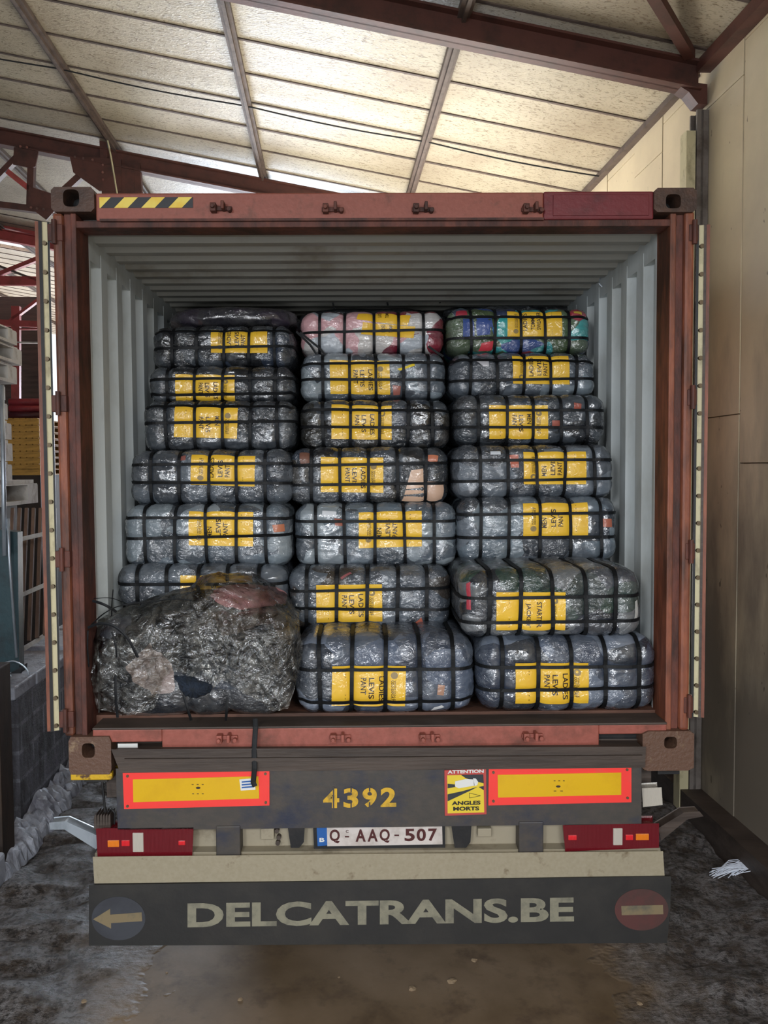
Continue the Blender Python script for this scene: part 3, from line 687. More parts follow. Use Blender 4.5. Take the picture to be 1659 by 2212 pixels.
# ------------------------------------------------------------------ trailer
tl = thing('semi_trailer', (0, 0, 0), 'grimy trailer rear carrying the container, with bumper flap, lamps and number 4392', 'trailer')
YP = -.03
mb = quad4([(252, 1662), (1384, 1652), (1384, 1778), (256, 1792)], YP, .03)
mb.build('rear_plate', 'chassis', tl, bevel=.003)
quad4([(245, 1622), (1392, 1616), (1390, 1655), (262, 1666)], YP-.01, .09).build('top_ledge', 'ledge', tl, bevel=.006)
quad4([(268, 1640), (1388, 1632), (1388, 1640), (268, 1648)], YP-.02, .02).build('ledge_rib', 'ledge', tl)
for k, (x0, x1, y0, y1) in enumerate([(152, 242, 1664, 1681), (1391, 1478, 1639, 1664)]):
    o = slab(x0, y0+6, x1, y1+ (4 if k == 0 else 0), .0, .12).build('twistlock_bracket', 'yellow_paint', tl, bevel=.004)
    slab(x0+30, y1+2, x1-10, y1+8, .02, .05).build('bracket_pad', 'black', o)
# chassis rails and axles further in
mb = MB().box((-.5, .1, .55), (-.38, 11, .85)).box((.38, .1, .55), (.5, 11, .85)).box((-1.1, .1, .78), (1.1, .22, .9)).box((-1.1, 6, .8), (1.1, 6.2, .905))
mb.build('chassis_rail', 'ledge', tl)
for y in (2.4, 3.7):
    for s in (-1, 1):
        w = MB().cyl((s*.62, y, .4), (s*.92, y, .4), .385, 28).build('wheel', 'black', tl, bevel=.03); MB().cyl((s*.9, y, .4), (s*.93, y, .4), .19, 20).build('rim', 'galv', w)
    MB().cyl((-.62, y, .4), (.62, y, .4), .06, 12).build('axle', 'ledge', tl)
# reflective plates
def reflector(red, yel):
    o = quad4(red, YP-.006, .006).build('marker_plate', 'refl_red', tl)
    quad4(yel, YP-.008, .003).build('yellow_field', 'refl_yel', o); return o
r1 = reflector([(265, 1670), (582, 1664), (582, 1740), (268, 1748)], [(287, 1684), (558, 1677), (560, 1725), (288, 1733)])
r2 = reflector([(1056, 1659), (1364, 1654), (1364, 1733), (1055, 1740)], [(1075, 1674), (1342, 1669), (1342, 1717), (1076, 1723)])
for r, (cx, cy) in ((r1, (428, 1702)), (r2, (1206, 1699))):
    mb = ellipse(cx, cy, 5, 2.4, YP-.0095, .001, k=14)
    if r is r1: text_px(mb, '- - -', (414, 1694), (440, 1694), 1.5, YP-.0095); text_px(mb, '- - -', (415, 1714), (440, 1714), 1.5, YP-.0095)
    else: text_px(mb, '- - -', (1196, 1686), (1220, 1686), 1.5, YP-.0095); text_px(mb, '- -', (1196, 1708), (1216, 1708), 1.5, YP-.0095)
    mb.build('approval_mark', 'ink', r)
o = quad4([(517, 1684), (550, 1681), (552, 1706), (520, 1708)], YP-.010, .002).build('white_tag', 'white', r1)
mb = MB(); 
for i in range(3): quad4([(522, 1688+i*6), (545, 1686+i*6), (545, 1689+i*6), (522, 1691+i*6)], YP-.0112, .001, mb)
mb.build('tag_print', 'blue', o)
for c in ((275, 1677), (573, 1672), (574, 1734), (275, 1742)): ellipse(c[0], c[1], 3, 3, YP-.009, .003, k=10).build('rivet', 'bolt', r1)
for c in ((1066, 1669), (1355, 1663), (1356, 1724), (1066, 1731)): ellipse(c[0], c[1], 3, 3, YP-.009, .003, k=10).build('rivet', 'bolt', r2)
# fleet number, stencil style
mb = MB()
for ch, xa_, xb_ in (('4', 698, 733), ('3', 742, 774), ('9', 783, 814), ('2', 822, 856)):
    text_px(mb, ch, (xa_, 1704-(xa_-698)*.02), (xb_, 1704-(xb_-698)*.02), 42, YP-.003, .035)
o = mb.build('fleet_number', 'num', tl)
mb = MB()
quad4([(719, 1700), (722, 1700), (722, 1750), (719, 1750)], YP-.0045, .001, mb); quad4([(757, 1700), (760, 1700), (760, 1712), (757, 1712)], YP-.0045, .001, mb)
quad4([(757, 1735), (760, 1735), (760, 1750), (757, 1750)], YP-.0045, .001, mb); quad4([(797, 1698), (800, 1698), (800, 1710), (797, 1710)], YP-.0045, .001, mb); quad4([(797, 1733), (800, 1733), (800, 1748), (797, 1748)], YP-.0045, .001, mb)
mb.build('stencil_bridges', 'chassis', o)
# blind spot warning sticker
st = quad4([(960, 1664), (1050, 1661), (1051, 1759), (961, 1762)], YP-.005, .005).build('blind_spot_sign', mat('sign_border', '#b8453f', None, rough=.5, bumps=0), tl)
YS = YP-.0062
quad4([(966, 1675), (1044, 1673), (1046, 1755), (967, 1757)], YS, .001).build('sign_field', mat('sign_yellow', '#e0c534', None, rough=.5, bumps=0), st)
mb = MB()
quad4([(996, 1674), (1044, 1673), (1045, 1692), (1031, 1689), (1006, 1681)], YS-.001, .001, mb)
quad4([(967, 1693), (984, 1695), (984, 1700), (967, 1703)], YS-.001, .001, mb)
quad4([(967, 1716), (1000, 1709), (1031, 1700), (1020, 1706), (967, 1731)], YS-.001, .001, mb)
quad4([(1034, 1700), (1045, 1698), (1045, 1707)], YS-.001, .001, mb)
mb.build('sign_road', mat('sign_dark', '#2c3136', None, rough=.5, bumps=0), st)
mb = MB()
quad4([(983, 1688), (1006, 1683), (1024, 1684), (1025, 1697), (991, 1703), (983, 1699)], YS-.002, .001, mb); quad4([(1022, 1681), (1028, 1682), (1033, 1689), (1031, 1696), (1024, 1698)], YS-.002, .001, mb)
mb.build('sign_truck', 'white', st)
mb = MB(); text_px(mb, 'ANGLES', (976, 1731), (1038, 1729.5), 8.5, YS-.002, .04); text_px(mb, 'MORTS', (979, 1743), (1035, 1742), 8.5, YS-.002, .04)
for c in ([(1014, 1713), (1038, 1719), (1014, 1724)],):
    for a, b in zip(c, c[1:]+c[:1]): mb.bar(P(*a, YS-.002), P(*b, YS-.002), .001, .0012)
mb.build('sign_lettering', 'black_paint', st)
mb = MB(); text_px(mb, 'ATTENTION', (967, 1664), (1045, 1662), 7.5, YS-.002, .04); mb.build('sign_heading', 'white', st)
# hangers, cross panel, plate
for x0, x1, y0, y1 in ((466, 520, 1785, 1864), (1121, 1174, 1776, 1855)): slab(x0, y0, x1, y1, -.035, .09).build('hanger', 'chassis', tl, bevel=.004)
quad4([(410, 1784), (1226, 1776), (1226, 1834), (410, 1842)], .03, .04).build('lamp_panel', 'creamd', tl, bevel=.004)
quad4([(205, 1838), (1428, 1828), (1428, 1842), (205, 1850)], .0, .04).build('panel_gap_shade', 'black', tl)  # black strip standing for the shade between lamp panel and beam
pf = quad4([(678, 1784), (960, 1779), (960, 1832), (680, 1836)], -.0, .012).build('number_plate', 'black', tl, bevel=.003)
quad4([(706, 1785), (955, 1781), (956, 1824), (707, 1828)], -.003, .004).build('plate_face', 'plate', pf)
quad4([(684, 1787), (706, 1786), (707, 1826), (686, 1828)], -.003, .004).build('plate_euroband', 'blue', pf)
mb = MB(); text_px(mb, 'B', (690, 1810), (701, 1809.5), 9, -.0045, .03); mb.build('country_letter', 'white', pf)
mb = MB()
for ch, a, b, bo in (('Q', 712, 734, .03), ('A', 768, 790, .03), ('A', 794, 816, .03), ('Q', 820, 842, .03), ('5', 874, 896, .03), ('0', 900, 920, .03), ('7', 925, 944, .03)):
    text_px(mb, ch, (a, 1792-(a-712)*.01), (b, 1792-(b-712)*.01), 27 if ch != 'Q' else 30, -.0045, bo)
quad4([(745, 1806), (754, 1806), (754, 1809), (745, 1809)], -.0045, .001, mb); quad4([(852, 1803), (862, 1803), (862, 1806), (852, 1806)], -.0045, .001, mb)
text_px(mb, 'C', (747, 1793), (753, 1793), 6, -.0045, .02)
mb.build('plate_characters', 'plate_ink', pf)
for x0, x1 in ((625, 655), (979, 1015)):
    quad4([(x0, 1788), (x1, 1787), (x1-2, 1818), (x1-10, 1828), (x0+6, 1828)], -.01, .05).build('rubber_buffer', 'black', tl, bevel=.006)
o = slab(563, 1790, 592, 1814, .0, .03).build('junction_box', 'creamd', tl, bevel=.003)
for x, y in ((598, 1796), (602, 1810), (600, 1822)): ellipse(x, y, 5, 5, .01, .02, k=12).build('cable_gland', 'ledge', o)
slab(1032, 1790, 1062, 1808, .0, .03).build('small_box', 'creamd', tl, bevel=.003)
# tail lamp clusters
def cluster(tl_, segs, body):
    o = quad4(body, -.03, .07).build('tail_lamp', 'lred', tl, bevel=.01)
    for (x0, x1, y0, y1, mt) in segs: slab(x0, y0, x1, y1, -.034, .006).build('lens', mt, o, bevel=.002)
cluster(tl, [(232, 257, 1816, 1830, 'lor'), (262, 280, 1816, 1828, 'lbright'), (286, 310, 1800, 1841, 'lclr'), (385, 400, 1817, 1826, 'lbright')], [(213, 1795), (412, 1793), (410, 1843), (216, 1846)])
cluster(tl, [(1325, 1345, 1790, 1826, 'lclr'), (1352, 1368, 1804, 1815, 'lbright'), (1374, 1402, 1802, 1815, 'lor'), (1228, 1246, 1805, 1815, 'lbright')], [(1222, 1788), (1418, 1784), (1418, 1826), (1226, 1834)])
mb = quad4([(205, 1855), (1428, 1843), (1431, 1889), (208, 1904)], -.045, .1); mb.build('rear_beam', 'cream', tl, bevel=.008)
quad4([(205, 1843), (1426, 1832), (1428, 1845), (205, 1857)], -.02, .07).build('beam_top', 'creamd', tl)
fl_ = quad4([(192, 1912), (1450, 1893), (1448, 1960), (1441, 2037), (192, 2043)], -.052, .012)
fl_ = fl_.build('mud_flap', 'flap', tl)
quad4([(207, 1902), (1430, 1888), (1440, 1900), (200, 1915)], -.04, .03).build('flap_rail', 'ledge', tl)
YF = -.0535
mb = MB(); text_px(mb, 'DELCATRANS.BE', (405, 1951), (1240, 1938), 53, YF, .035, 1.0); mb.build('flap_lettering', 'letter', fl_)
ellipse(256, 1984, 58, 47, YF, .001).build('arrow_disc', 'greydisc', fl_)
mb = quad4([(201, 1986), (238, 1963), (238, 1976), (306, 1971), (307, 1990), (240, 1994), (240, 2006)], YF-.001, .001); mb.build('arrow', 'tan', fl_)
ellipse(1386, 1965, 58, 45, YF, .001).build('no_entry_disc', 'maroon', fl_)
quad4([(1342, 1957), (1432, 1955), (1433, 1975), (1343, 1977)], YF-.001, .001).build('no_entry_bar', 'tan', fl_)
# side arms, ribbed box, small lamp
mb = MB()
arm = [(108, 1782), (142, 1778), (204, 1812)]
mb = quad4([(108, 1779), (140, 1776), (207, 1806), (207, 1832), (140, 1790), (110, 1790)], .02, .05); mb.build('guard_arm', 'galv', tl, bevel=.004)
quad4([(1424, 1790), (1478, 1757), (1510, 1755), (1516, 1762), (1484, 1768), (1430, 1812)], .02, .05).build('guard_arm', 'ledge', tl, bevel=.004)
mb = MB()
for i in range(6): quad4([(204+i*6, 1762), (208+i*6, 1758), (209+i*6, 1788), (203+i*6, 1790)], .0, .06, mb)
quad4([(203, 1766), (240, 1762), (240, 1791), (203, 1792)], .01, .05, mb); mb.build('ribbed_step', 'ledge', tl)
MB().tube([P(220, 1682, .03), P(224, 1720, .03), P(227, 1755, .03)], .005, 8).build('hose', 'black', tl)
MB().tube([P(*q, .02) for q in ((232, 1770), (234, 1752), (241, 1748), (248, 1756), (247, 1780))], .004, 8).build('hose', 'black', tl)
quad4([(1390, 1706), (1426, 1704), (1428, 1736), (1392, 1740)], .02, .05).build('side_lamp', 'lclr', tl, bevel=.006)
# loose strap hanging over the sill
pts = [P(551, 1552, -.02), P(552, 1570, -.022), P(549, 1620, -.04), P(550, 1660, -.055), P(547, 1690, -.06), P(551, 1699, -.062)]
tag(MB().tube(pts, .0015, 8, .010).build('loose_strap', 'strap'), 'black plastic strap hanging over the sill onto the left marker plate', 'strap')
# ------------------------------------------------------------------ bales
class Bale:
    def __init__(s, x0, x1, y0, y1, Y, depth, vx, hz, seed, amp=.02, r=.075, drop=0, tilt=0):
        a = P(x0, y0, Y); b = P(x1, y1, Y); s.Y = Y
        s.a = (b.x-a.x)/2; s.c = (a.z-b.z)/2; s.b = depth/2
        s.cx = (a.x+b.x)/2; s.cz = (a.z+b.z)/2; s.cy = Y+s.b; s.r = min(r, s.c*.8); s.seed = seed; s.amp = amp
        # vx are photo columns of the upright straps, hz photo rows of the level straps (both on the front face)
        s.vx = [P(v, (y0+y1)/2, Y).x - s.cx for v in vx]; s.hz = [P((x0+x1)/2, h, Y).z - s.cz for h in hz]
        s.quiet = []
        s.sv = [-s.a-.02]+sorted(s.vx)+[s.a+.02]; s.sh = [-s.c-.03]+sorted(s.hz)+[s.c+.03]
    def cell(s, t, st):
        for i in range(len(st)-1):
            if t <= st[i+1]:
                w = st[i+1]-st[i]; f = (t-st[i])/w
                if i == 0: f = max(f, .5) if len(st) > 2 else .5
                if i == len(st)-2: f = min(f, .5) if len(st) > 2 else .5
                return 1-abs(2*f-1)**4.5
        return 0
    def pt(s, q, off=0):
        a, b, c, r = s.a-s.amp*.8, s.b-s.amp*.8, s.c-s.amp*.5, s.r
        q = Vector((max(-a, min(a, q[0])), max(-b, min(b, q[1])), max(-c, min(c, q[2]))))
        co = Vector((max(-a+r, min(a-r, q.x)), max(-b+r, min(b-r, q.y)), max(-c+r, min(c-r, q.z))))
        n = q-co
        n = n.normalized() if n.length > 1e-6 else Vector((0, -1, 0))
        p = co + n*r
        bx = s.cell(p.x, s.sv); bz = s.cell(p.z, s.sh)
        hf = 1 - abs(n.z)**2*.9
        d = s.amp*(bx*.75 + bz*.5*hf - .25)*(1-.45*abs(n.x))
        sd = Vector((s.seed*7.3, s.seed*2.1, 0))
        d += .006*noise.noise(p*6+sd)
        if off == 0 and not (n.y < -.6 and any(x0 < p.x < x1 and z0 < p.z < z1 for x0, x1, z0, z1 in s.quiet)):
            d += .0035*(1-abs(noise.noise(Vector((p.x*16, p.y*16, p.z*30))+sd))*2)*bx + .002*noise.noise(p*60+sd)
            # pinched film beside the straps
            d += .003*(1-bx)*noise.noise(Vector((p.x*10, p.y*45, p.z*70))+sd)
        return p + n*(d+off)
    def world(s, q, off=0): return s.pt(q, off) + Vector((s.cx, s.cy, s.cz))
    def front(s, X, Z, off): return s.world((X-s.cx, -s.b, Z-s.cz), off)
    def body(s, par, mt, name='wrapped_bundle'):
        mb = MB(); a, b, c = s.a, s.b, s.c
        def face(o, du, dv, nu, nv):
            n = len(mb.v)
            for j in range(nv+1):
                for i in range(nu+1):
                    mb.v.append(s.world(Vector(o)+Vector(du)*(i/nu)+Vector(dv)*(j/nv)))
            w = nu+1
            mb.f.extend((n+j*w+i, n+j*w+i+1, n+(j+1)*w+i+1, n+(j+1)*w+i) for j in range(nv) for i in range(nu))
        a_, b_, c_ = a-s.amp*.8, b-s.amp*.8, c-s.amp*.5
        face((-a_, -b_, -c_), (2*a_, 0, 0), (0, 0, 2*c_), 110, 44)
        face((a_, b_, -c_), (-2*a_, 0, 0), (0, 0, 2*c_), 40, 14)
        face((-a_, b_, -c_), (0, -2*b_, 0), (0, 0, 2*c_), 30, 34)
        face((a_, -b_, -c_), (0, 2*b_, 0), (0, 0, 2*c_), 30, 34)
        face((-a_, -b_, c_), (2*a_, 0, 0), (0, 2*b_, 0), 100, 26)
        face((-a_, b_, -c_), (2*a_, 0, 0), (0, -2*b_, 0), 60, 12)
        # weld seams
        key = {}; rm = []; nv_ = []
        for p in mb.v:
            k = (round(p.x, 4), round(p.y, 4), round(p.z, 4))
            if k not in key: key[k] = len(nv_); nv_.append(p)
            rm.append(key[k])
        mb.v = nv_; mb.f = [tuple(rm[i] for i in f) for f in mb.f]; mb.f = [f for f in mb.f if len(set(f)) == len(f)]
        return mb.build(name, mt, par, smooth=True)
    def strap(s, par, kind, t, w=.0145, jig=0):
        mb = MB(); a, b, c = s.a, s.b, s.c; path = []
        K = 28
        if kind == 'v':
            def q(u, sh): return (t+sh+jig*u[1]/c, u[0], u[1])
            loop = [(-b+2*b*i/K, c) for i in range(K)]+[(b, c-2*c*i/K) for i in range(K)]+[(b-2*b*i/K, -c) for i in range(K)]+[(-b, -c+2*c*i/K) for i in range(K)]
        else:
            K = 60
            def q(u, sh): return (u[0], u[1], t+sh+jig*u[0]/a)
            loop = [(-a+2*a*i/K, -b) for i in range(K)]+[(a, -b+2*b*i/16) for i in range(16)]+[(a-2*a*i/16, b) for i in range(16)]+[(-a, b-2*b*i/16) for i in range(16)]
        n = len(loop); ring = []
        def P2(u, sh):
            off = .0065
            # straps are taut: they bridge the pillows rather than follow them
            return s.world(q(u, sh), off)
        cen = [(P2(u, -w/2), P2(u, w/2)) for u in loop]
        # relax the loop so that it stays taut
        C = [(x+y)/2 for x, y in cen]; D = [(y-x) for x, y in cen]
        o3 = Vector((s.cx, s.cy, s.cz))
        for _ in range(6):
            N = [(C[i-1]+C[i]*2+C[(i+1) % n])/4 for i in range(n)]
            for i in range(n):
                # never sink into the bundle
                C[i] = N[i] if (N[i]-o3).length > (C[i]-o3).length else C[i]
        for i in range(n):
            d = D[i]; tng = (C[(i+1) % n]-C[i-1]).normalized(); nn = tng.cross(d.normalized())
            if nn.dot(C[i]-o3) < 0: nn = -nn
            dd = d.normalized()*(w/2)
            mb.v += [C[i]-dd, C[i]+dd, C[i]+dd-nn*.004, C[i]-dd-nn*.004]
        for i in range(n):
            j = (i+1) % n
            for k in range(4): mb.f.append((4*i+k, 4*i+(k+1) % 4, 4*j+(k+1) % 4, 4*j+k))
        return mb.build('strap', 'strap', par)
    def patch(s, par, quad, name, mt, off=.0030, nu=60, nv=30):
        """flat paper or cloth piece lying on the front, corners (TL TR BR BL) on the photo"""
        c = [P(x, y, s.Y) for x, y in quad]; mb = MB()
        for j in range(nv+1):
            for i in range(nu+1):
                u, v = i/nu, j/nv
                p = (c[0]*(1-u)+c[1]*u)*(1-v)+(c[3]*(1-u)+c[2]*u)*v
                mb.v.append(s.front(p.x, p.z, off))
        w = nu+1; mb.f = [(j*w+i, (j+1)*w+i, (j+1)*w+i+1, j*w+i+1) for j in range(nv) for i in range(nu)]
        return mb.build(name, mt, par, smooth=True)
    def text(s, mb, txt, quad, off, bold=.01):
        """txt mapped into a photo quad: origin corner, end-of-text corner, then the cap side"""
        o, e, h = [P(x, y, s.Y) for x, y in quad]
        v, f = glyphs(txt, bold); n = len(mb.v)
        for a, b in v:
            p = o+(e-o)*a+(h-o)*b; mb.v.append(s.front(p.x, p.z, off))
        mb.f += [tuple(n+i for i in q) for q in f]
def add_label(bl, par, quad, lines, up, sub=('WHOLESALE', 'ODO EXPORT')):
    """up=False: words read downwards, logo at the right; up=True: words read upwards, logo at the left"""
    lb = bl.patch(par, quad, 'paper_label', 'label')
    TL, TR, BR, BL = [np.array(q, float) for q in quad]
    def at(u, v): return tuple((TL*(1-u)+TR*u)*(1-v)+(BL*(1-u)+BR*u)*v)
    mb = MB(); Lm = max(len(l) for l in lines)
    k = len(lines); cols = {3: [(.66, .60), (.52, .53), (.41, .49)], 2: [(.60, .76), (.44, .68)]}[k]
    def put(t, u0, v0, ln, th, bold=.016):
        # u0: baseline column, v0 start row, ln extent, th cap height (fractions)
        if not up: q = [at(u0, v0), at(u0, v0+ln), at(u0+th, v0)]
        else: q = [at(1-u0, 1-v0), at(1-u0, 1-v0-ln), at(1-u0-th, 1-v0)]
        bl.text(mb, t, q, .0048, bold)
    for i, t in enumerate(lines):
        put(t, cols[i][0]-.02, .26+.03*(i > 0), min(.66, .105*len(t)), .075)
    bl_small = MB()
    mb.build('lettering', 'ink', lb)
    mb = MB(); 
    put(sub[1], .805, .36, .5, .035, .01); put(sub[0], .845, .36, .5, .025, 0)
    put('|||', .18, .12, .17, .008, 0); put('|||', .18, .72, .2, .008, 0)
    mb.build('small_print', 'ink', lb)
    mb = MB(); cu, cv = (.845, .24) if not up else (.155, .76)
    p = [P(*at(cu+.048*math.cos(t), cv+.085*math.sin(t)), bl.Y) for t in [2*math.pi*i/20 for i in range(20)]]
    mb.v = [bl.front(q.x, q.z, .0046) for q in p]; mb.f = [tuple(range(20))]
    mb.build('logo', 'logo', lb)
    return lb
def rect(x0, y0, x1, y1, sk=0, sl=0): return [(x0+sk, y0), (x1+sk, y0+sl), (x1, y1+sl), (x0, y1)]
DK = ['#25282d', '#2f3338', '#3b4046', '#1d1f23', '#40464d']
MD = ['#444a52', '#555d66', '#30363e', '#676f78', '#3a4048']
LT = ['#66727c', '#7c8890', '#525c66', '#8c969c', '#444c54']
BL_ = ['#454e5e', '#5a6578', '#3b4352', '#707a8a', '#30363f', '#545d6b']
BK = ['#26241f', '#302c28', '#3a3630', '#1c1a18', '#2f3744']
LLP, MLP = ['LADIES', 'LEVIS', 'PANT'], ['MEN', 'LEVIS', 'PANT']
G = {'l': 'bales of the left column', 'm': 'bales of the middle column', 'r': 'bales of the right column'}
# col, box, Y, depth, upright strap columns, level strap rows, palette, label quad, words, upward?, thing label, extras
T = [
 ('r', (1030, 1430, 1380, 1543), .06, .62, (1085, 1163, 1235, 1309, 1381), (1441, 1489), BL_, rect(1113, 1432, 1271, 1516), LLP, 0, 'lowest right bale on the sill, blue grey clothes, yellow label left of centre', []),
 ('m', (632, 1031, 1378, 1548), .06, .62, (690, 760, 833, 907, 979), (1447, 1515), BL_, rect(716, 1439, 875, 1523, 2), LLP, 0, 'lowest middle bale on the sill, blue jeans with tan patch, right of the torn bag', [((946, 1478), (961, 1480), (958, 1502), (944, 1500), '#a27a62'), ((938, 1528), (955, 1522), (961, 1528), (930, 1545), '#d8d8d8')]),
 ('r', (993, 1393, 1232, 1378), .07, .58, (1058, 1125, 1194, 1266, 1330), (1290, 1343), ['#262a30', '#2f3a38', '#2c4038', '#33373f', '#6b6e70', '#3b4048'], rect(1072, 1279, 1221, 1359), ['STARTER', 'JACKET'], 0, 'dark bale with red and green jackets, resting on the lowest right bale', [((1006, 1262), (1018, 1258), (1020, 1318), (1008, 1318), '#a83240'), ((1372, 1300), (1390, 1296), (1388, 1335), (1370, 1340), '#bdbdb8')]),
 ('r', (985, 1325, 1214, 1300), .72, .5, (1043, 1107, 1172, 1240, 1302), (1262,), MD, None, None, 0, 'grey bale mostly hidden behind the red and green jacket bale', []),
 ('l', (243, 622, 1224, 1318), .36, .5, (296, 360, 428, 492, 560), (1262,), MD, rect(390, 1246, 545, 1330), MLP, 1, 'grey bale half hidden behind the torn bag at the lower left', []),
 ('m', (618, 978, 1228, 1360), .36, .55, (662, 727, 793, 859, 922), (1274, 1316), MD + ['#3a342f'], rect(684, 1264, 826, 1341, -1, -2), LLP, 0, 'middle bale directly on the lowest middle bale, label left, mottled grey', [((892, 1346), (910, 1332), (915, 1344), (905, 1352), '#b5604a'), ((735, 1250), (756, 1236), (760, 1240), (738, 1254), '#8a4a4c')]),
 ('r', (988, 1340, 1076, 1215), .46, .6, (1039, 1100, 1167, 1233, 1299), (1110, 1161), LT[:2] + MD, rect(1130, 1090, 1270, 1159, 0, -3), MLP, 1, 'grey blue right bale just above the red and green jacket bale, rust patch right', [((1298, 1120), (1320, 1121), (1322, 1139), (1300, 1138), '#a8604a')]),
 ('m', (634, 990, 1090, 1226), .48, .6, (682, 744, 810, 874, 938), (1126, 1162), LT, rect(775, 1110, 911, 1184, 0, -4), MLP, 1, 'pale blue grey bale, third from the bottom of the middle column, white tag upper left', [((696, 1106), (727, 1108), (726, 1119), (696, 1117), '#c9ccd0'), ((722, 1120), (742, 1122), (742, 1136), (724, 1136), '#9a5a4a')]),
 ('l', (260, 630, 1092, 1226), .42, .6, (312, 377, 444, 510, 573), (1120, 1160), LT, rect(408, 1107, 547, 1178, 0, 2), MLP, 1, 'pale grey blue left bale, just above the one behind the torn bag', [((588, 1134), (613, 1132), (615, 1148), (592, 1150), '#b06848')]),
 ('r', (978, 1332, 962, 1078), .52, .6, (1038, 1098, 1160, 1221, 1285), (994, 1037), MD, rect(1131, 978, 1266, 1046), MLP, 1, 'fourth bale from the top of the right column, rust patch left of its label', [((1101, 984), (1120, 984), (1121, 1010), (1104, 1010), '#b05c44'), ((1060, 976), (1082, 976), (1082, 984), (1060, 984), '#c6cacf')]),
 ('m', (620, 972, 968, 1090), .54, .6, (672, 734, 796, 859, 920), (1003, 1046), BK + DK, rect(693, 990, 828, 1062, 0, 1), LLP, 0, 'dark middle bale with beige and rust garments at its right end', [((888, 1016), (914, 1012), (916, 1086), (868, 1086), '#c9a68c'), ((922, 1040), (960, 1042), (958, 1082), (920, 1086), '#c3a18a'), ((925, 984), (946, 986), (942, 1002), (924, 996), '#b56a4c'), ((645, 974), (672, 976), (672, 1000), (650, 1002), '#6f4a3c')]),
 ('l', (272, 632, 974, 1092), .5, .6, (325, 386, 451, 510, 572), (1003, 1043), MD, rect(412, 983, 550, 1047, 1, 4), LLP, 1, 'grey left bale, fourth from the top, directly above the pale grey blue one', [((384, 982), (400, 984), (400, 996), (386, 996), '#8a5048')]),
 ('r', (978, 1314, 852, 962), .66, .6, (1034, 1096, 1152, 1213, 1269), (886, 923), DK + ['#3a4450'], rect(1057, 877, 1184, 945, -1, 0), MLP, 0, 'dark right bale, third from the top, rust patch right of the label', [((1192, 908), (1212, 908), (1211, 926), (1193, 926), '#a0584a'), ((1240, 872), (1256, 874), (1255, 888), (1240, 886), '#9a4a38')]),
 ('m', (644, 976, 864, 970), .68, .6, (697, 757, 820, 882, 934), (887, 923), DK + BK, rect(716, 875, 846, 946, 0, 2), LLP, 0, 'dark middle bale, third from the top, brown clothes at its right end', []),
 ('l', (302, 640, 866, 976), .62, .6, (357, 420, 480, 540, 598), (878, 912), DK, rect(376, 881, 512, 944, 2, 3), MLP, 0, 'dark left bale, third from the top of its column', []),
 ('r', (970, 1292, 762, 858), .82, .6, (1017, 1075, 1133, 1190, 1246), (780, 820), MD + LT[:2], rect(1108, 767, 1230, 829, -1, 1), LLP, 1, 'grey blue right bale directly under the colourful topmost one', [((1030, 782), (1056, 782), (1056, 792), (1044, 792), '#b8b6ba')]),
 ('m', (645, 966, 760, 866), .84, .6, (697, 755, 812, 872, 926), (785, 820), LT + MD, rect(714, 779, 843, 848, -2, 2), LLP, 0, 'grey blue middle bale directly under the pink and white one', [((858, 797), (895, 785), (896, 790), (864, 801), '#e8cc30'), ((848, 832), (866, 834), (864, 852), (850, 852), '#9a5a4e')]),
 ('l', (314, 638, 790, 872), .76, .6, (360, 419, 480, 540, 594), (818, 850), DK, rect(379, 811, 507, 865, 0, 1), LLP, 0, 'dark left bale, second from the top of its column', []),
 ('r', (966, 1281, 664, 764), .92, .6, (1018, 1070, 1126, 1178, 1230), (686, 730), ['#3a9a9c', '#2c4a8c', '#55694a', '#b03040', '#2f3a58', '#4a5a3c', '#3fa8a6'], rect(1096, 672, 1214, 730, 0, -1), ['LADIES', 'TOMMY', 'SWEATER'], 1, 'colourful topmost right bale of blue, teal, red and olive clothes', [((985, 665), (1008, 662), (1010, 682), (986, 686), '#9a2a3a'), ((1000, 690), (1062, 688), (1068, 722), (1000, 728), '#2b4688'), ((1240, 662), (1262, 664), (1258, 680), (1242, 676), '#c8a840'), ((1040, 740), (1066, 736), (1064, 756), (1034, 758), '#c03440')]),
 ('m', (645, 963, 670, 766), .92, .55, (690, 744, 808, 861, 915), (715,), ['#d3cfcc', '#7e2436', '#d9a8ac', '#cfc9c4', '#8a2c3c', '#b9c0c8'], None, None, 0, 'pink, white and crimson topmost middle bale with two crumpled yellow labels', []),
 ('l', (322, 637, 702, 796), .86, .6, (371, 424, 483, 537, 592), (715, 750), DK + ['#2c3646'], rect(456, 709, 578, 762, -1, 1), LLP, 1, 'dark left bale, topmost of its column, under the dark loose bag', []),
]
